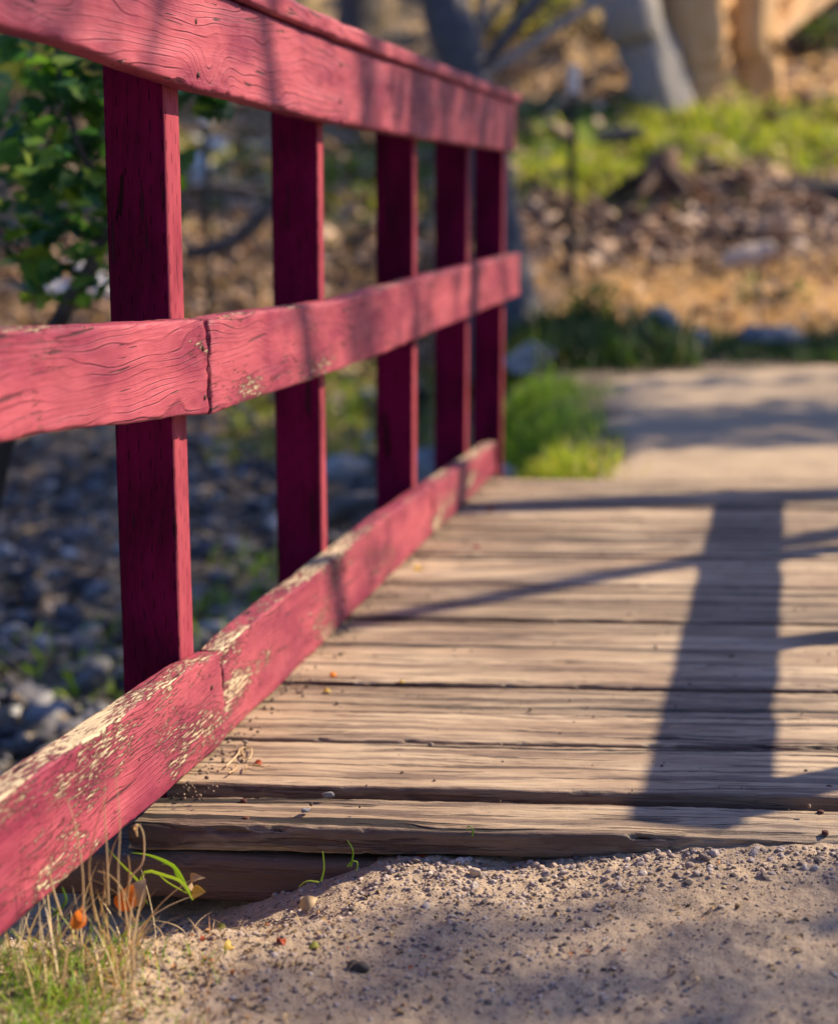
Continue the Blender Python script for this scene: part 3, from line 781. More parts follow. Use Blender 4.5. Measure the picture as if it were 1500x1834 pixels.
# green blades arching over the hollow (thing) + short tuft
bl = [ribbon(pxy([(340,1600),(318,1560),(300,1545),(268,1532),(235,1527)], 2.03), .0055),
      ribbon(pxy([(345,1612),(325,1580),(295,1568),(262,1561),(250,1590),(266,1620)], 2.02), .0050),
      ribbon(pxy([(350,1606),(318,1570),(310,1548),(290,1548)], 2.035), .0035),
      ribbon(pxy([(335,1600),(300,1580),(280,1562)], 2.04), .0028),
      ribbon(pxy([(252,1608),(248,1580),(220,1550),(193,1520)], 2.0), .0034)]
v, f, r_ = join(bl)
tag(mesh('arching_grass', v, f, M_GRASS), 'long green grass blades arching in front of the dark hollow', 'grass')
bpy.data.objects['arching_grass'].data.attributes.new('rnd', 'FLOAT', 'POINT').data.foreach_set('value', r_)
tp = at(385, 1625, z=-.06)
a1 = blades(70, lambda r, N: np.stack([r.normal(tp[0], .016, N), r.normal(tp[1], .012, N)], 1), (.015, .045), (.0010, .0022), zf=lambda x, y: near_z(x, y), seed=3)
tag(mesh('grass_tuft', a1[0], a1[1], M_GRASS, rnd=a1[2]), 'small bright green tuft at the right end of the arching blades', 'grass tuft')
# dry grass clump at lower left
cx = at(190, 1640, z=-.05)
a1 = blades(150, lambda r, N: np.stack([r.uniform(-.52, -.33, N), r.uniform(1.80, 1.99, N)], 1), (.03, .13), (.0012, .0036), (.1, .9), zf=lambda x, y: near_z(x, y)-.003, seed=5, n=8)
st = paths([(pxy([(222,1612),(236,1570),(256,1545),(258,1500),(250,1476)], 1.95), .0016),
            (pxy([(180,1640),(193,1560),(204,1515),(215,1492)], 1.93), .0014),
            (pxy([(228,1610),(232,1560),(230,1532)], 1.94), .0016),
            (pxy([(195,1620),(192,1530),(187,1450),(188,1400)], 1.88), .0011),
            (pxy([(215,1640),(212,1560),(215,1480),(208,1390)], 1.87), .0011),
            (pxy([(150,1650),(148,1560),(135,1480),(120,1430)], 1.86), .0012),
            (pxy([(172,1650),(160,1560),(170,1490),(185,1440)], 1.86), .0012),
            (pxy([(240,1650),(222,1600),(200,1570),(175,1560)], 1.92), .0015),
            (pxy([(110,1640),(95,1590),(92,1560),(120,1545)], 1.88), .0015)])
v, f, r_ = join([a1] + st)
tag(mesh('dry_grass_clump', v, f, M_STRAW, rnd=r_), 'clump of straw coloured dry grass standing against the near end of the lower board', 'dry grass')
# seed head drooping in front of the sill
v, f, r_ = join([tube(curve(pxy([(248,1478),(243,1482),(246,1498)], 1.97), 8), [.002,.0028,.003,.003,.0026,.002,.0015,.001], 6)])
tag(mesh('seed_pod', v, f, M_STRAW, rnd=r_), 'small dry pod hanging from the bent straw stalk by the plank end', 'seed pod')
# sprouts
def sprout(label, l, Y, w=.0012, mat=M_GRASS):
    v, f, r_ = join([tube(curve(pxy(q, Y), 16), np.linspace(w, w*.5, 16), 6) for q in l])
    o = mesh('grass_sprout', v, f, mat, rnd=np.clip(r_+.2, 0, 1)); tag(o, label, 'sprout', 'thin green sprouts by the deck edge')
sprout('upright green sprout rising from the gravel left of the curled one', [[(575,1578),(580,1555),(578,1525)], [(572,1580),(550,1578),(535,1588)]], 2.09)
sprout('curled pale green sprout in front of the plank edge', [[(628,1552),(632,1525),(622,1505)], [(622,1552),(630,1543),(640,1545),(638,1560)]], 2.12)
sprout('tiny green sprout against the fascia of the front plank', [[(845,1495),(846,1484),(838,1480),(836,1490)], [(845,1498),(847,1489),(843,1486)]], 2.17, .0009)
sprout('green shoot low among the dry grass at left edge', [[(95,1640),(118,1615),(112,1590)]], 1.9, .002)
# wilted seedling and straws on the deck by the nail
o_ = []
for q in ([(405,1372),(425,1352),(432,1340),(450,1340),(449,1356),(440,1360)], [(432,1340),(437,1356),(446,1360)], [(410,1385),(424,1375),(420,1368)], [(440,1378),(443,1370),(470,1373),(484,1371)]):
    o_.append(tube(curve([at(a, b, z=.006) for a, b in q], 14), np.linspace(.0014, .0008, 14), 6))
v, f, r_ = join(o_)
tag(mesh('wilted_seedling', v, f, M_STRAW, rnd=r_), 'wilted yellow seedling and straws on the deck beside the nail', 'seedling')
# lower-left green ground cover
a1 = blades(1500, lambda r, N: np.stack([np.minimum(r.normal(-.42, .085, N), -.24+.02*r.random(N)), r.uniform(1.45, 1.93, N)], 1), (.008, .032), (.0010, .0026), (.2, 1.2), zf=lambda x, y: near_z(x, y)-.002, seed=8)
a1b = blades(500, lambda r, N: np.stack([r.uniform(-.56, -.36, N), r.uniform(1.5, 1.95, N)], 1), (.02, .07), (.0016, .0034), (.3, 1.5), zf=lambda x, y: near_z(x, y)-.002, seed=88)
a1 = join([a1, a1b])
tag(mesh('grass', a1[0], a1[1], M_GRASS, rnd=a1[2]), 'short green grass growing in the lower left corner', 'grass', kind='stuff')
a1 = blades(1100, lambda r, N: np.stack([r.normal(-.36, .12, N), r.uniform(1.45, 2.02, N)], 1), (.008, .03), (.0008, .0022), (.6, 2.2), zf=lambda x, y: near_z(x, y)-.001, seed=9)
r = np.random.default_rng(77); N = 700
lx = np.concatenate([r.normal(-.34, .13, N), r.uniform(-.4, .5, 260)]); ly = np.concatenate([r.uniform(1.5, 2.03, N), r.uniform(1.7, 2.15, 260)])
a2 = scatter(DRY[0], DRY[1], np.stack([lx, ly, near_z(lx, ly)+.002], 1), np.stack([r.uniform(-.6,.6,len(lx)), r.uniform(-.6,.6,len(lx)), r.uniform(0,6.3,len(lx))], 1), r.uniform(.004, .012, len(lx)))
M_LIT = by_rnd('dry_bits', [(0, (.08,.05,.03)), (.4, (.30,.20,.10)), (.8, (.50,.38,.22)), (.95, (.40,.17,.06)), (1, (.35,.08,.03))], rough=.8)
v, f, r_ = join([a1, a2])
tag(mesh('plant_litter', v, f, M_LIT, rnd=r_), kind='stuff')

# ------------------------------------------------------------------ creek bed
M_ROCK = by_rnd('creek_stone', [(0, (.05,.05,.06)), (.5, (.12,.12,.14)), (.85, (.22,.22,.24)), (1, (.42,.42,.43))], nscale=12, namp=.3, bumpd=.01)
r = np.random.default_rng(31); N = 5200
x = np.concatenate([r.uniform(-4.5, .6, N), r.uniform(-1.6, -.2, 1500)]); y = np.concatenate([r.uniform(2.9, 11, N), r.uniform(2.8, 6, 1500)])
s = .012*(5.5)**(r.random(len(x))**1.8)
m_ = ~((x > -.3+.03*y) & (y > 4.8)) & ((x < left_x(y)-.12) | (y > 5.2)); x, y, s = x[m_], y[m_], s[m_]
a = scatter(*rockshape(I1, 41, .22, 1.2, 5), np.stack([x, y, ground_z(x, y)+s*.2], 1), r.uniform(-.5, .5, (len(x), 3)) + np.stack([0*x, 0*x, r.uniform(0, 6.3, len(x))], 1), s[:, None]*np.array([1.2, .9, .6]))
tag(mesh('creek_gravel', a[0], a[1], M_ROCK, rnd=a[2]), kind='stuff')
M_CLIT = by_rnd('creek_litter', [(0, (.04,.035,.03)), (.4, (.13,.10,.07)), (.8, (.26,.20,.14)), (1, (.40,.33,.25))], rough=.55, spec=.4)
N = 9000; x = r.uniform(-5, .4, N); y = r.uniform(2.9, 13, N); m_ = (x < left_x(np.minimum(y, 6))-.1); x, y = x[m_], y[m_]
a = scatter(LSM[0], LSM[1], np.stack([x, y, ground_z(x, y)+.02], 1), np.stack([r.uniform(-.7,.7,len(x)), r.uniform(-.7,.7,len(x)), r.uniform(0,6.3,len(x))], 1), r.uniform(.03, .09, len(x)))
tag(mesh('leaf_litter', a[0], a[1], M_CLIT, rnd=a[2]), kind='stuff')
# weeds in the creek bed
parts = []
for q, (px_, py_, n_, rad) in enumerate([(430,1060,70,.16),(380,1110,50,.14),(120,1160,60,.16),(160,1200,60,.18),(460,1010,40,.10),(620,700,260,.35),(700,660,160,.3),(640,640,120,.2)]):
    c = at(px_, py_, z=-.68) if py_ > 720 else at(px_, py_, Y=10.6)
    a1 = blades(n_, lambda r, N: np.stack([r.normal(c[0], rad, N), r.normal(c[1], rad*1.2, N)], 1), (.04, .14), (.008, .020), (.3, 1.4), zf=ground_z, seed=200+q)
    parts.append(a1)
v, f, r_ = join(parts)
tag(mesh('creek_weeds', v, f, M_GRASS, rnd=r_), kind='stuff')
M_PALE = by_rnd('pale_rock', [(0, (.20,.20,.21)), (1, (.38,.37,.36))], nscale=9, namp=.5, bumpd=.01)
def brock(label, px, py, Y, w, hgt, seed, mat=M_PALE, group='pale rocks around the creek'):
    p = at(px, py, Y=Y); zg = float(ground_z(p[0], p[1]))
    stone(label, (p[0], p[1], zg), (w, w*.8, hgt), seed, mat, 'rock', group, 'rock', .25, I3)
for a in [('pale oblong rock in the creek bed between the second and third posts', 618, 800, 9.0, .14, .09, 51),
          ('light rock low behind the third post on the right', 770, 700, 8.6, .17, .12, 52),
          ('grey boulder between the third and fourth posts below the middle board', 765, 760, 8.2, .16, .13, 53),
          ('pale upright stone just right of the farthest post foot', 908, 765, 5.9, .05, .09, 54),
          ('bluish rounded rock in the shaded ground cover right of the grey trunk', 1180, 590, 9.3, .17, .12, 55),
          ('small whitish rock in the middle of the shaded verge', 1247, 603, 9.1, .07, .06, 56),
          ('long pale rock at the right end of the shaded verge', 1385, 590, 9.3, .20, .10, 57),
          ('low grey rock beside the yellow green weeds left of the path', 955, 640, 8.3, .17, .09, 58),
          ('flat pale stone at the far corner of the deck', 925, 858, 5.15, .05, .03, 59)]:
    brock(*a)
v, f, r_ = join([tube(curve([at(585, 935, z=-.55), at(620, 905, z=-.45), at(670, 895, z=-.42), at(720, 905, z=-.45)], 14), np.linspace(.045, .03, 14), 10, wob=.2, seed=3)])
M_BARK = by_rnd('grey_bark', [(0, (.09,.09,.10)), (.5, (.19,.185,.19)), (1, (.33,.31,.29))], nscale=18, namp=1.2, bumpd=.02)
tag(mesh('driftwood_log', v, f, M_BARK, rnd=r_), 'pale curved branch in the creek bed right of the second post', 'branch')
v, f, r_ = join([tube(curve([at(330, 785, z=-.66), at(390, 800, z=-.62), at(450, 812, z=-.66)], 12), np.linspace(.05, .03, 12), 10, wob=.2, seed=4)])
M_PLOG = by_rnd('pale_log', [(0, (.50,.40,.34)), (1, (.60,.50,.42))], nscale=20, namp=.5)
tag(mesh('driftwood_log', v, f, M_PLOG, rnd=r_), 'pale sunlit log lying in the dark creek bed right of the first post', 'log')
def logobj(label, pts, rad, mat, seed, n=16, name='log'):
    v, f, r_ = tube(curve(pts, n), np.interp(np.linspace(0, 1, n), np.linspace(0, 1, len(rad)), rad), 12, wob=.3, seed=seed)
    c1 = np.array([list(range(11, -1, -1)), list(range(len(v)-12, len(v)))])
    return tag(mesh(name, v, [f, c1], mat, rnd=r_), label, 'log')
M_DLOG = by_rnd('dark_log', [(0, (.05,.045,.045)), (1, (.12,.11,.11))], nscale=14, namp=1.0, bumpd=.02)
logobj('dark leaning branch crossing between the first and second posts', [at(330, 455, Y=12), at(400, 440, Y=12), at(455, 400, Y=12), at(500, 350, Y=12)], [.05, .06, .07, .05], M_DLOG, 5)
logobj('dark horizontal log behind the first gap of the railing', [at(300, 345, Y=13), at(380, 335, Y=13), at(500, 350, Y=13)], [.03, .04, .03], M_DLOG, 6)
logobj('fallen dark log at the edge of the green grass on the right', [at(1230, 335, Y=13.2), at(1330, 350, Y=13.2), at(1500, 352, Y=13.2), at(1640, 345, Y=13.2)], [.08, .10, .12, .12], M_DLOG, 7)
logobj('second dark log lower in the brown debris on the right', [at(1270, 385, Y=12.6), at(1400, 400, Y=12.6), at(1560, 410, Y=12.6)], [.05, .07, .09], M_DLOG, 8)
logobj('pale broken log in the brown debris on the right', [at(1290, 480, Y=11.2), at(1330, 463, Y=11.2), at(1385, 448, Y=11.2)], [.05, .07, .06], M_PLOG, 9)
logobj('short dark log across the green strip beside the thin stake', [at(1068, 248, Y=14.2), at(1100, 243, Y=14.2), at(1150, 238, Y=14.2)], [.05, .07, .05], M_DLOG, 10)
# ------------------------------------------------------------------ far bank: debris, dry grass, green grass
M_DEB = by_rnd('bank_debris', [(0, (.05,.035,.03)), (.3, (.17,.10,.07)), (.65, (.40,.27,.19)), (1, (.60,.46,.35))], rough=.8)
r = np.random.default_rng(61)
def chunks(N, xr, yr, l0, l1, seed, asp=(.25, .5)):
    q = np.random.default_rng(seed); x = q.uniform(*xr, N); y = q.uniform(*yr, N); L = l0*(l1/l0)**(q.random(N)**1.6)
    scl = L[:, None]*np.stack([np.ones(N), q.uniform(*asp, N), q.uniform(.15, .4, N)], 1)
    return scatter(*rockshape(I1, seed, .3, 1.5, 4), np.stack([x, y, ground_z(x, y)+L*.15], 1), np.stack([q.uniform(-.5,.5,N), q.uniform(-.5,.5,N), q.uniform(0,6.3,N)], 1), scl)
v, f, r_ = join([chunks(2200, (.3, 5.5), (11.0, 13.6), .03, .14, 62), chunks(1500, (-4.5, .6), (10.6, 15), .03, .16, 63), chunks(500, (.0, 5.5), (13.6, 19), .04, .2, 64),
                 scatter(LSM[0], LSM[1], *(lambda x, y: (np.stack([x, y, ground_z(x, y)+.03], 1), np.stack([r.uniform(-.8,.8,len(x)), r.uniform(-.8,.8,len(x)), r.uniform(0,6.3,len(x))], 1)))(np.concatenate([r.uniform(-5, 6, 7000), r.uniform(-4, 0, 4000)]), np.concatenate([r.uniform(9.8, 20, 7000), r.uniform(11, 18, 4000)])), r.uniform(.05, .15, 11000))])
tag(mesh('forest_litter', v, f, M_DEB, rnd=r_), kind='stuff')
M_GOLD = by_rnd('golden_grass', [(0, (.50,.32,.15)), (.5, (.70,.50,.28)), (1, (.80,.66,.46))], tt=(1.25,1.12,.8), trans=.45, rough=.7)
gb = []
gb.append(blades(2600, lambda r, N: np.stack([r.uniform(.7, 4.2, N), r.uniform(9.6, 11.3, N)], 1), (.06, .24), (.006, .014), (.3, 1.8), zf=ground_z, seed=70, n=4))
gb.append(blades(2600, lambda r, N: np.stack([r.uniform(-5, .6, N), r.uniform(10.6, 13.5, N)], 1), (.06, .24), (.008, .018), (.3, 1.8), zf=ground_z, seed=71, n=4))
gb.append(blades(2400, lambda r, N: np.stack([r.uniform(-5, 6.5, N), r.uniform(14.8, 20, N)], 1), (.08, .26), (.012, .028), (.3, 1.8), zf=ground_z, seed=72, n=4))
v, f, r_ = join(gb); tag(mesh('dry_grass', v, f, M_GOLD, rnd=r_), kind='stuff')
M_GSUN = by_rnd('grass_sunny', [(0, (.18,.25,.03)), (.5, (.32,.37,.05)), (.85, (.48,.46,.10)), (1, (.55,.42,.18))], trans=.5, rough=.5)
gb = [blades(5000, lambda r, N: np.stack([r.uniform(1.75, 6.5, N), r.normal(14.5, .45, N)], 1), (.06, .18), (.010, .02), (.1, .9), zf=ground_z, seed=80, n=4),
      blades(1500, lambda r, N: np.stack([r.normal(1.35, .35, N), r.normal(13.5, .35, N)], 1), (.06, .16), (.010, .02), (.1, .9), zf=ground_z, seed=81, n=4),
      blades(700, lambda r, N: np.stack([r.normal(-2.0, .6, N), r.normal(15.0, .4, N)], 1), (.06, .16), (.010, .02), (.1, .9), zf=ground_z, seed=82, n=4),
      blades(700, lambda r, N: np.stack([r.normal(-.55, .35, N), r.normal(14.2, .4, N)], 1), (.06, .16), (.010, .02), (.1, .9), zf=ground_z, seed=83, n=4),
      blades(1400, lambda r, N: np.stack([r.uniform(-1.2, .5, N), r.uniform(9.3, 11.2, N)], 1), (.05, .15), (.008, .016), (.1, 1.1), zf=ground_z, seed=84, n=4)]
v, f, r_ = join(gb); tag(mesh('green_grass', v, f, M_GSUN, rnd=r_), kind='stuff')
# grass beside the far end of the deck
def clump(label, cx, cy, sx, sy, N, h, mat, seed):
    a1 = blades(N, lambda r, n: np.stack([r.normal(cx, sx, n), r.normal(cy, sy, n)], 1), h, (.003, .010), (.1, 1.3), zf=ground_z, seed=seed, n=5)
    tag(mesh('grass_clump', a1[0], a1[1], mat, rnd=a1[2]), label, 'grass clump', 'grass clumps beside the path')
clump('bright sunlit grass clump at the far left corner of the deck', .37, 5.42, .10, .17, 2300, (.03, .12), M_GSUN, 90)
clump('deeper green grass clump behind the bright one beside the path', .40, 6.35, .13, .28, 1300, (.02, .13), M_GRASS, 91)
clump('patchy olive grass at the bend of the path left edge', .42, 7.25, .16, .25, 1100, (.04, .13), M_GRASS, 92)
clump('yellow green leafy weeds rising right of the farthest post', .50, 8.5, .07, .12, 500, (.10, .26), M_GSUN, 93)
# dark ground cover along the verge
gb = [blades(4200, lambda r, N: (lambda x: np.stack([x, 8.55 + .30*(x-.9) + .12*np.sin(x*5)+ r.uniform(-.25, .75, N)**1.0 - .2*r.random(N)**4, ], 1))(r.uniform(.45, 4.0, N)), (.02, .10), (.010, .022), (.3, 1.4), zf=ground_z, seed=95, n=4),
      blades(1200, lambda r, N: np.stack([r.uniform(.3, 1.4, N), r.uniform(8.2, 9.6, N)], 1), (.10, .30), (.012, .022), (.3, 1.2), zf=ground_z, seed=96, n=4)]
v, f, r_ = join(gb); tag(mesh('ground_cover', v, f, M_GDARK, rnd=r_), kind='stuff')

# ------------------------------------------------------------------ trees
M_TAN2 = by_rnd('tan_bark', [(0, (.38,.20,.08)), (.5, (.60,.36,.16)), (1, (.70,.50,.30))], nscale=7, namp=1.3, bumpd=.03)
def leafcloud(centers, radii, per, size, seed, shape=LSM, flat=.75):
    q = np.random.default_rng(seed); P = []
    for c, rd in zip(centers, radii):
        n_ = int(per * rd**2); 
        d = q.normal(size=(n_, 3)); d /= np.linalg.norm(d, axis=1)[:, None]
        P.append(np.array(c) + d * (rd * q.random(n_)**.45)[:, None] * np.array([1, 1, flat]))
    P = np.concatenate(P); n_ = len(P)
    return scatter(shape[0], shape[1], P, q.uniform(-1.2, 1.2, (n_, 3)) + np.stack([0*P[:,0], 0*P[:,0], q.uniform(0, 6.3, n_)], 1), size*q.uniform(.6, 1.3, n_))
M_LEAF = by_rnd('tree_leaves', [(0, (.05,.10,.02)), (.6, (.10,.17,.03)), (1, (.22,.26,.04))], trans=.4, rough=.5)
def tree(name, label, cat, trunk_pts, radii, bark, clumps=None, cr=None, leafmat=M_LEAF, per=260, lsize=.09, seed=0, group=None, limbs=(), branchto=1, bl=.03):
    e = empty(name, tuple(trunk_pts[0])); tag(e, label, cat, group)
    o0 = np.array(trunk_pts[0], float)
    P = curve(np.array(trunk_pts, float), 22)
    rr_ = np.interp(np.linspace(0, 1, 22), np.linspace(0, 1, len(radii)), radii)
    parts = [tube(P, rr_, 18, wob=.22, seed=seed)]
    for l_, rd in limbs:
        parts.append(tube(curve(l_, 12), np.linspace(rd, rd*.4, 12), 10, wob=.15, seed=seed+1))
    q = np.random.default_rng(seed)
    if clumps is not None and branchto:
        for c in clumps[::branchto]:
            s_ = P[int(q.integers(11, 22))]; c = np.array(c); m = (s_ + c)/2 + np.array([0, 0, -.12*np.linalg.norm(c-s_)]) + q.normal(0, .1, 3)
            parts.append(tube(curve([s_, m, c], 9), np.linspace(bl, bl*.25, 9), 6))
    v, f, r_ = join(parts)
    mesh('trunk', v - o0, f, bark, e, rnd=r_)
    if clumps is not None:
        v, f, r_ = leafcloud(clumps, cr, per, lsize, seed+5)
        mesh('crown', v - o0, f, leafmat, e, rnd=r_, smooth=False)
    return e
def crown_over(base, n, spread, zlo, zhi, seed, rad=(.5, 1.1)):
    q = np.random.default_rng(seed)
    c = [np.array(base) + np.array([q.normal(0, spread), q.normal(0, spread), q.uniform(zlo, zhi)]) for _ in range(n)]
    return c, q.uniform(*rad, n)

# grey trunk behind the far post
base = at(905, 590, Y=9.6); gz_ = float(ground_z(base[0], base[1]))
tp_ = [(base[0]+.02, base[1], gz_-.1), (base[0]+.0, base[1], gz_+.05), at(897, 500, Y=9.65), at(887, 380, Y=9.7), at(860, 240, Y=9.75), at(822, 90, Y=9.8), at(790, -40, Y=9.9), at(740, -500, Y=10.2), at(760, -900, Y=10.5)]
cc, crr = crown_over((.3, 10.6, 0), 14, 1.2, 4.6, 7.0, 3)
tree('cottonwood_tree', 'grey leaning tree trunk with a flared foot directly behind the farthest post', 'tree', tp_, [.30, .25, .165, .140, .13, .13, .12, .10, .07], M_BARK, cc, crr, seed=11, per=130,
     limbs=[([at(905, 520, Y=9.6), at(935, 570, Y=9.5), at(985, 612, Y=9.35)], .085)])
# big trunks upper right
def bigtree(label, pts, rad, bark, seed, ctr):
    cc, crr = crown_over((ctr[0]+1, ctr[1]+5, 0), 12, 1.7, 7.0, 11.0, seed, (.8, 1.5))
    tree('cottonwood_tree', label, 'tree', pts, rad, bark, cc, crr, seed=seed, per=70, lsize=.14, group='big trunks on the far bank', bl=.07)
Yb = 15.3
bigtree('grey leaning trunk at the left of the big tan trunks', [at(1205, 240, Y=Yb), at(1190, 205, Y=Yb), at(1172, 130, Y=Yb), at(1145, 60, Y=Yb), at(1115, -30, Y=Yb), at(1040, -700, Y=Yb+1)], [.34, .27, .25, .24, .22, .14], M_BARK, 31, (1.6, 16.5, 0))
bigtree('broad tan sunlit trunk in the middle of the big trunks', [at(1260, 245, Y=Yb+.4), at(1255, 200, Y=Yb+.4), at(1248, 120, Y=Yb+.4), at(1240, 40, Y=Yb+.4), at(1235, -700, Y=Yb+.8)], [.50, .36, .33, .31, .20], M_TAN2, 32, (2.8, 17.5, 0))
bigtree('tan trunk standing right of the dark cleft', [at(1362, 215, Y=Yb+.6), at(1358, 180, Y=Yb+.6), at(1352, 100, Y=Yb+.6), at(1350, 20, Y=Yb+.6), at(1390, -700, Y=Yb+1.5)], [.30, .22, .21, .20, .14], M_TAN2, 33, (4.2, 17.5, 0))
# dark trunks further back
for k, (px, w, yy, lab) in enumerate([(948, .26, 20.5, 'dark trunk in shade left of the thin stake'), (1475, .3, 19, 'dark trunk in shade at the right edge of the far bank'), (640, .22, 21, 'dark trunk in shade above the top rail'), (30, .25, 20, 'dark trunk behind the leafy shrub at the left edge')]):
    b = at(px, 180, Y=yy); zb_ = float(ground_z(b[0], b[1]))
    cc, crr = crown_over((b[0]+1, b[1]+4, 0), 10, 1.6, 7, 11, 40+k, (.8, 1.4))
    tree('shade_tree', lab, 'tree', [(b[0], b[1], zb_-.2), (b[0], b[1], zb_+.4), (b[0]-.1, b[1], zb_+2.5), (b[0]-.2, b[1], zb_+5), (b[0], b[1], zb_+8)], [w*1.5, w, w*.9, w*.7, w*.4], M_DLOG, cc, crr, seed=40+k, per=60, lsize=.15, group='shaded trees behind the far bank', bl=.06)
# stump with roots
sp = at(1185, 325, Y=13.0); sz_ = float(ground_z(sp[0], sp[1]))
M_STUMP = by_rnd('stump_bark', [(0, (.05,.03,.025)), (.6, (.17,.10,.07)), (1, (.34,.22,.16))], nscale=12, namp=1.2, bumpd=.03)
parts = [tube(curve([(sp[0], sp[1], sz_-.1), (sp[0], sp[1], sz_+.15), (sp[0]-.02, sp[1], sz_+.30)], 8), np.linspace(.22, .10, 8), 14, wob=.5, seed=3)]
for k in range(8):
    an = k*.785+.3; L_ = .35+.2*random.random()
    parts.append(tube(curve([(sp[0], sp[1], sz_+.16), (sp[0]+math.cos(an)*L_*.5, sp[1]+math.sin(an)*L_*.5, sz_+.08), (sp[0]+math.cos(an)*L_, sp[1]+math.sin(an)*L_, sz_-.04)], 8), np.linspace(.075, .03, 8), 8, wob=.3, seed=k))
v, f, r_ = join(parts); tag(mesh('tree_stump', v, f, M_STUMP, rnd=r_), 'brown broken stump with spreading roots in front of the green grass', 'stump')

# ------------------------------------------------------------------ fence of thin steel stakes and wire
M_WHITE = by_rnd('white_paint', [(0, (.62,.62,.62)), (1, (.72,.72,.72))], rough=.5)
M_GSTEEL = by_rnd('dark_green_steel', [(0, (.03,.035,.03)), (1, (.05,.055,.045))], rough=.5, spec=.5)
fe = empty('wire_fence', (0, 11, 0)); tag(fe, 'wire fence on thin dark stakes with white tips on the far bank', 'fence')
fl = [(1022, 11.0), (820, 11.3), (372, 12.0), (60, 12.4), (-260, 12.8)]
tops = []
for k, (px, yy) in enumerate(fl):
    b = at(px, 400, Y=yy); zb_ = float(ground_z(b[0], b[1])); zt_ = zb_ + (1.43 if k == 0 else 1.36)
    if k == 0: zt_ = at(1022, 118, Y=yy)[2]
    if k == 2: zt_ = at(372, 178, Y=yy)[2]
    t = []
    for w_, d_ in ((.048, .006), (.006, .044)):
        bx = np.array([(sx*w_/2, sy*d_/2, zz_) for zz_ in (zb_-.2, zt_) for sx, sy in ((-1,-1),(1,-1),(1,1),(-1,1))])
        t.append((bx + np.array([b[0], b[1]-11, 0]), np.array([(0,1,5,4),(1,2,6,5),(2,3,7,6),(3,0,4,7),(4,5,6,7),(3,2,1,0)]), np.zeros(8)))
    v, f, r_ = join(t); mesh('stake', v, f, M_GSTEEL, fe, rnd=r_, smooth=False)
    t2 = tube([(b[0], b[1]-11, zt_-.17), (b[0], b[1]-11, zt_+.004)], [.034, .032], 10)
    cp = np.array([list(range(10, 20))]); mesh('white_tip', t2[0], [t2[1], cp], M_WHITE, fe, rnd=t2[2], smooth=False)
    tops.append((b[0], b[1]-11, zb_, zt_))
ws = []
for a_, b_ in zip(tops[:-1], tops[1:]):
    for q in range(6):
        fr_ = .08 + q*.155
        p0 = np.array([a_[0], a_[1], a_[2] + (a_[3]-a_[2])*fr_]); p1 = np.array([b_[0], b_[1], b_[2] + (b_[3]-b_[2])*fr_]); m = (p0+p1)/2 - np.array([0, 0, .03])
        ws.append(tube(curve([p0, m, p1], 10), np.full(10, .0022), 5))
    nv = max(3, int(np.hypot(b_[0]-a_[0], b_[1]-a_[1]) / .16))
    for q in range(1, nv):
        u = q/nv; base_ = np.array([a_[0]+(b_[0]-a_[0])*u, a_[1]+(b_[1]-a_[1])*u, 0]); z0 = a_[2]+(b_[2]-a_[2])*u; z1 = a_[3]+(b_[3]-a_[3])*u
        ws.append(tube([base_+[0,0,z0+(z1-z0)*.08-.02], base_+[0,0,z0+(z1-z0)*.855-.02]], [.0016, .0016], 5))
v, f, r_ = join(ws)
M_WIRE = by_rnd('galvanised_wire', [(0, (.45,.45,.45)), (1, (.6,.6,.6))], rough=.25, spec=.6)
M_WIRE.node_tree.nodes['Principled BSDF'].inputs['Metallic'].default_value = .9
mesh('wire', v, f, M_WIRE, fe, rnd=r_)

# glossy stones added to give the bright blurred glints behind the railing
M_GLINT = by_rnd('glinting_stone', [(0, (.55,.54,.52)), (1, (.80,.79,.76))], rough=.14, spec=1.0)
q = np.random.default_rng(404)
for lab, n_, xr_, yr_, Y_ in [('pale stone added for its glint in the sunlit row behind the first gap of the railing', 11, (335, 480), (256, 272), 14.6),
                              ('pale stone added for its glint in the loose sunlit cluster below the row', 6, (335, 370), (290, 360), 14.2),
                              ('pale stone added for its glint in the sunlit cluster behind the shrub stem', 10, (90, 192), (480, 552), 12.3)]:
    for k in range(n_):
        p = at(q.uniform(*xr_), q.uniform(*yr_), Y=Y_); s_ = q.uniform(.07, .13)
        V, Fc = rockshape(I2, 500+k%5); o = mesh('glint_cobble', V*s_*np.array([1.2, .9, .7]), Fc, M_GLINT, rnd=np.full(len(V), q.random()))
        # slide along the ground so that it rests on it
        d = np.linspace(8, 24, 400); L_ = np.array([0,0,HC]) + (p-np.array([0,0,HC]))[None]/p[1]*d[:,None]; hit = np.argmax(L_[:,2] < ground_z(L_[:,0], L_[:,1]) + .0)
        o.location = L_[hit] + np.array([0,0,s_*.3]); tag(o, lab, 'stone', 'glinting stones: ' + lab.split('sunlit ')[1])
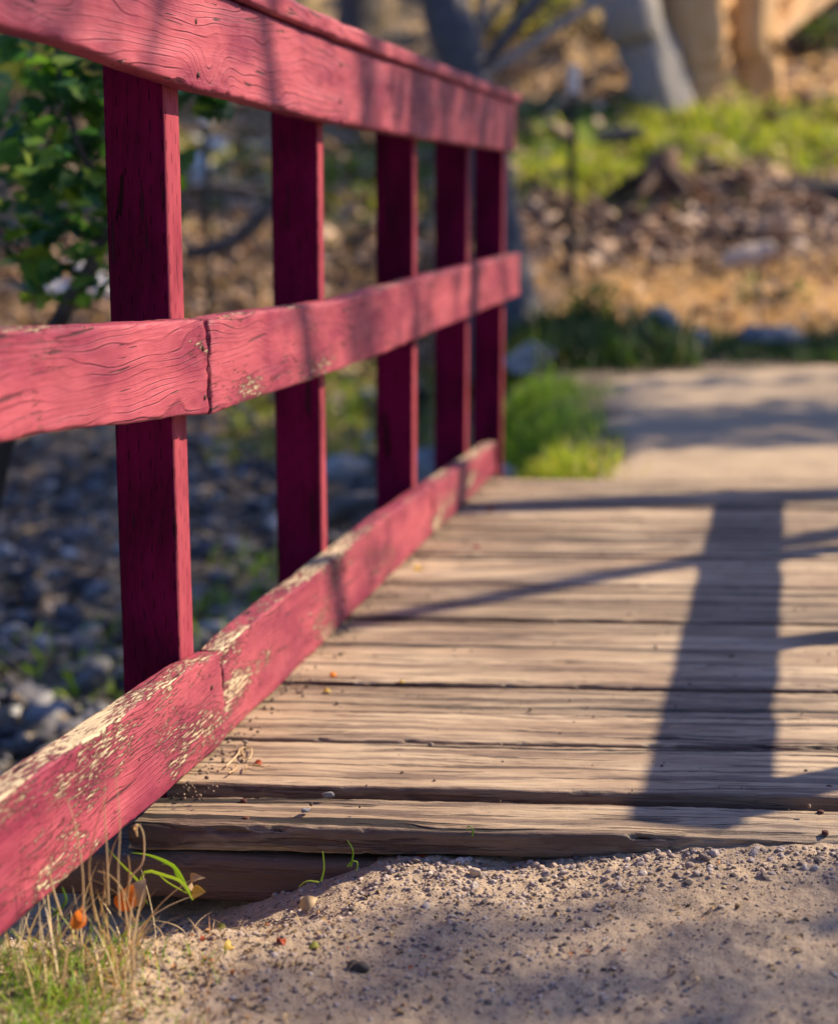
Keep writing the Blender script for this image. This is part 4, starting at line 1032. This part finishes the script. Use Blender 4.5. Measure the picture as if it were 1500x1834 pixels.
# ------------------------------------------------------------------ leafy shrub at the left
M_SHL = by_rnd('shrub_leaves', [(0, (.03,.11,.07)), (.5, (.07,.18,.06)), (.8, (.18,.32,.05)), (1, (.36,.46,.08))], trans=.5, rough=.4, spec=.4)
M_TWIG = by_rnd('shrub_twig', [(0, (.05,.045,.04)), (1, (.09,.08,.07))], nscale=40, namp=.6)
Ys = 3.9
se = empty('leafy_shrub', (-1.15, Ys, -.7)); tag(se, 'leafy green shrub with a dark stem behind the nearest post at the left edge', 'shrub')
tw = []
def T_(l, r0, r1, Y=Ys):
    pts = curve([at(a, b, Y=Y + dy) for a, b, dy in l], 14); tw.append(tube(pts, np.linspace(r0, r1, 14), 8, wob=.15, seed=len(tw))); return pts
stem = np.array([[-1.25, Ys, -.75], [-1.10, Ys, -.2], [-.95, Ys, .35]])
tw.append(tube(curve(list(stem) + [at(115, 560, Y=Ys)], 16), np.linspace(.028, .020, 16), 9, wob=.15))
s1 = T_([(115,560,0), (150,500,0), (185,435,0), (205,380,0), (215,300,.03)], .020, .010)
s2 = T_([(205,375,0), (160,300,0), (135,240,0), (110,150,.05), (100,40,.05), (90,-60,0)], .011, .005)
s3 = T_([(185,435,0), (120,400,.1), (60,330,.2), (20,230,.2)], .009, .004)
s4 = T_([(215,300,.03), (270,220,.08), (320,180,.1), (370,165,.1), (388,190,.08)], .007, .002)
s5 = T_([(150,500,0), (100,470,.1), (40,450,.1), (-30,400,.1)], .008, .003)
s6 = T_([(110,150,.05), (170,110,.1), (230,70,.1), (260,20,.1)], .005, .002)
s7 = T_([(60,330,.2), (100,200,.3), (60,80,.3), (40,-40,.3)], .006, .002)
s8 = T_([(160,300,0), (200,240,.1), (240,180,.15)], .005, .002)
v, f, r_ = join(tw); mesh('stem', v - np.array([-1.15, Ys, -.7]), f, M_TWIG, se, rnd=r_)
q = np.random.default_rng(17); LP = []
for pts, n_, sp_ in ((s1[4:], 26, .05), (s2, 120, .080), (s3, 75, .08), (s4[6:], 18, .022), (s5, 55, .06), (s6, 70, .05), (s7, 75, .09), (s8, 22, .04)):
    i_ = q.integers(0, len(pts), n_); LP.append(pts[i_] + q.normal(0, sp_, (n_, 3)))
LP = np.concatenate(LP)
a = scatter(LOBED[0]-np.array([0, 0, 0]), LOBED[1], LP, np.stack([q.uniform(-.8,.8,len(LP)), q.uniform(-.4,1.1,len(LP)), q.uniform(0,6.3,len(LP))], 1), q.uniform(.050, .090, len(LP)))
mesh('leaves', a[0] - np.array([-1.15, Ys, -.7]), a[1], M_SHL, se, rnd=a[2])
# bushes on the far bank
def bush(label, px, py, Y, rad, n_, mat, seed, size=.08, per=500):
    p = at(px, py, Y=Y); q = np.random.default_rng(seed); zb_ = float(ground_z(p[0], p[1]))
    cs = [np.array([p[0]+q.normal(0, rad*.6), p[1]+q.normal(0, rad*.5), zb_+rad*q.uniform(.2, 1.3)]) for _ in range(n_)]
    e = empty('bush', (p[0], p[1], zb_)); tag(e, label, 'bush', 'bushes on the far bank'); o0 = np.array([p[0], p[1], zb_])
    v, f, r_ = join([tube(curve([o0 + q.normal(0, .05, 3)*[1,1,0], (o0+c)/2 + [0,0,.05], c], 7), np.linspace(.02, .008, 7), 6) for c in cs]); mesh('stem', v - o0, f, M_TWIG, e, rnd=r_)
    v, f, r_ = leafcloud(cs, [rad*q.uniform(.4, .75) for _ in cs], per, size, seed); mesh('foliage', v - o0, f, mat, e, rnd=r_, smooth=False)
M_BUSHY = by_rnd('golden_bush', [(0, (.14,.14,.03)), (.5, (.35,.28,.07)), (1, (.52,.42,.14))], trans=.4)
bush('green bush behind the thin stake at the top of the far bank', 1065, 130, 19.0, .65, 10, M_GSUN, 101)
bush('green bush right of the big tan trunks', 1440, 130, 18.5, .7, 10, M_LEAF, 102)
bush('golden green bush right of the grey leaning trunk', 890, 130, 20.0, .55, 9, M_BUSHY, 103)
bush('dark bush between the top rail and the thin stake', 985, 120, 21.0, .7, 9, M_LEAF, 104)
bush('olive bush at the top left of the far bank', 400, 215, 18, .55, 9, M_BUSHY, 105)
bush('low green bush on the far bank behind the first gap', 250, 200, 19, .8, 10, M_LEAF, 106)
bush('green bush on the far bank at the left edge', 60, 190, 17, .8, 12, M_GSUN, 107)
bush('small dark bush in the dry grass at the right of the verge', 1365, 550, 10.1, .14, 6, M_LEAF, 108, .05, 1500)
bush('blue green low bush at the foot of the grey trunk', 1050, 610, 9.25, .22, 9, M_LEAF, 109, .05, 1500)
# distant woods on the rising ground
q = np.random.default_rng(5); cs = []; cr_ = []
for k in range(420):
    y = q.uniform(24, 60); x = q.uniform(-.5, .5)*y*1.0; cs.append((x, y, float(ground_z(x, y)) + q.uniform(.3, 3.2))); cr_.append(q.uniform(.8, 1.8))
a = leafcloud(cs, cr_, 55, .30, 6)
tag(mesh('distant_woods', a[0], a[1], M_LEAF, rnd=a[2], smooth=False), kind='stuff')

# ------------------------------------------------------------------ trees on the sunny side (outside the frame) whose shade falls over the scene
H = np.array([math.cos(SUN_AZ), math.sin(SUN_AZ)]); TE = math.tan(SUN_EL)
def up(x, y, z, t): return np.array([x + H[0]*t, y + H[1]*t, z + TE*t])
patches = {0: [], 1: [], 2: [], 3: [], 4: []}
def shade(tr, x, y, z, t, rad): patches[tr].append((up(x, y, z, t), rad))
q = np.random.default_rng(99)
# creek bed, left of the bridge: deep shade
for yy in np.arange(3.2, 10.6, .62):
    for xx in np.arange(-4.2, .05, .62):
        if (yy > 5.6 and xx < -.45 + .02*yy) or (yy <= 5.6 and xx < -1.5):
            shade(2, xx + q.normal(0, .12), yy + q.normal(0, .12), -.6, q.uniform(8.5, 10.5), q.uniform(.40, .58))
# verge of the path and ground cover
for xx in np.arange(.5, 4.2, .38):
    shade(3, xx, 8.55 + .34*(xx-.8) + q.normal(0, .08), 0, q.uniform(7, 8), .36)
    shade(3, xx, 8.95 + .34*(xx-.8) + q.normal(0, .08), .03, q.uniform(7, 8), .30)
# band of shade across the path
for yy in (5.95, 6.2, 6.45, 6.7):
    for xx in np.arange(.75, 3.2, .24): shade(3, xx, yy + .10*(xx-.6) + q.normal(0, .05), 0, q.uniform(6, 7), .20)
for xx in np.arange(.55, 3.0, .22): shade(3, xx, 6.25 + .10*(xx-.6) + q.normal(0, .05), 0, q.uniform(6, 7), .21)
for xx in np.arange(.9, 3.0, .26): shade(3, xx, 7.5 + .2*(xx-.6) + q.normal(0, .05), 0, q.uniform(6, 7), .17)
for xx in np.arange(.7, 3.0, .2): shade(3, xx, 5.95 + .08*(xx-.6) + q.normal(0, .05), 0, q.uniform(6, 7), .15)
# foreground gravel: bottom centre and right
for xx in np.arange(-.08, .95, .10):
    for yy in np.arange(1.30, 2.10 - .38*max(0, .18-xx), .10):
        if q.random() < .93: shade(4, xx + q.normal(0, .03), yy + q.normal(0, .03), -.04, q.uniform(6.6, 8.6), q.uniform(.085, .125))
# added canopy shading the ground up to and behind the viewer, against bounced light
for yy in np.arange(-3.5, 1.5, .6):
    for xx in np.arange(-3.0, 3.2, .6):
        shade(4, xx + q.normal(0, .12), yy + q.normal(0, .12), -.05, q.uniform(6.5, 8), .40)
# broad soft bars of shade on the crimson boards
RD = np.array([.20778, .97817])
def onrail(s_, z_, t, rad, tr=1):
    p_ = np.array(RP0[:2]) + RD*s_; shade(tr, p_[0], p_[1], z_, t, rad)
for z_ in np.arange(.50, 1.25, .045):
    onrail(.60 + .15*(z_-.5) + q.normal(0, .015), z_, q.uniform(7, 8.5), .12)
    onrail(1.16, z_, q.uniform(7, 8.5), .045)
    onrail(2.45, z_, q.uniform(7, 8.5), .07)
for s_ in (-.95, -.85, -.75): onrail(s_, .57, 8, .045)
# far bank dapple
for k in range(36):
    shade(3, q.uniform(-3.5, 4.5), q.uniform(10.8, 14), .6, q.uniform(8, 10), q.uniform(.10, .24))
def shadetree(label, k, base, rad, seed, per, ls, top=6.5, leafmat=M_LEAF, extra_c=None, lean=(0, 0), bt=2):
    zb_ = float(ground_z(base[0], base[1])); cs = [p for p, _ in patches[k]]; cr_ = [r_ for _, r_ in patches[k]]
    if extra_c: cs += [c for c, _ in extra_c]; cr_ += [r_ for _, r_ in extra_c]
    b = np.array([base[0], base[1], zb_]); L_ = np.array([lean[0], lean[1], 0])
    tree('shade_tree', label, 'tree', [b - [0,0,.2], b + [0,0,.3], b + [.04,0,1.6] + L_*(1.6/top), b + [-.03,.02,3.2] + L_*(3.2/top), b + [0,0,top] + L_], [rad*1.35, rad, rad*.95, rad*.85, rad*.3], M_BARK, cs, cr_, seed=seed, per=per, lsize=ls, group='trees shading the bridge from the right', bl=.008, branchto=bt)
A0 = np.array([1.07, 4.81]) + 3.5*np.array([1.29, .545-.31])
B0 = np.array([.67, 4.19]) + 3.5*np.array([1.29, .545+.326])
shadetree('sturdy tree right of the bridge whose trunk shadow crosses the far planks', 0, A0, .13, 201, 300, .08, lean=(0, .31*6.5), extra_c=[(np.array([A0[0]-.9+random.uniform(-1,1.2), A0[1]+2+random.uniform(-1,1), random.uniform(5.6, 7.2)]), random.uniform(.4, .8)) for _ in range(10)])
shadetree('slim tree right of the bridge whose shadow runs across the middle planks', 1, B0, .060, 202, 1300, .06, bt=9, lean=(0, -.326*6.5), extra_c=[(np.array([B0[0]-.6+random.uniform(-.6,.5), B0[1]-1.7+random.uniform(-.5,.5), random.uniform(6.0, 7.0)]), random.uniform(.3, .5)) for _ in range(6)])
shadetree('large spreading tree that shades the creek bed', 2, (8.2, 9.6), .22, 203, 620, .13, top=9)
shadetree('tree beyond the path bend that shades the verge', 3, (8.4, 12.4), .17, 204, 1300, .085, top=8)
shadetree('small tree near the viewer that dapples the gravel, with canopy added against bounced light', 4, (5.9, 3.6), .09, 205, 900, .07, bt=5, top=5.4)

# unseen dense trees added behind and left of the viewer to cut ambient light
for k, (bx, by, lab) in enumerate([(-4.5, -5.5, 'unseen dense tree added behind the viewer on the left to block sky light'), (-.5, -7, 'unseen dense tree added straight behind the viewer to block sky light'), (3.8, -6, 'unseen dense tree added behind the viewer on the right to block sky light'),
                                   (-8, -1.5, 'unseen dense tree added left of the viewer beyond the creek to block sky light'), (-9, 4.5, 'unseen dense tree added left of the creek near the bridge to block sky light'), (-9.5, 10.5, 'unseen dense tree added left of the creek by the far bank to block sky light')]):
    zb_ = float(ground_z(bx, by)); cc, crr = crown_over((bx, by, zb_), 26, 1.5, .8, 7.5, 300+k, (1.0, 1.7))
    tree('shade_tree', lab, 'tree', [(bx, by, zb_-.2), (bx, by, zb_+.4), (bx+.1, by, zb_+3), (bx, by, zb_+7)], [.35, .25, .2, .08], M_BARK, cc, crr, seed=300+k, per=60, lsize=.22, group='added trees blocking sky light around the viewer', bl=.04)
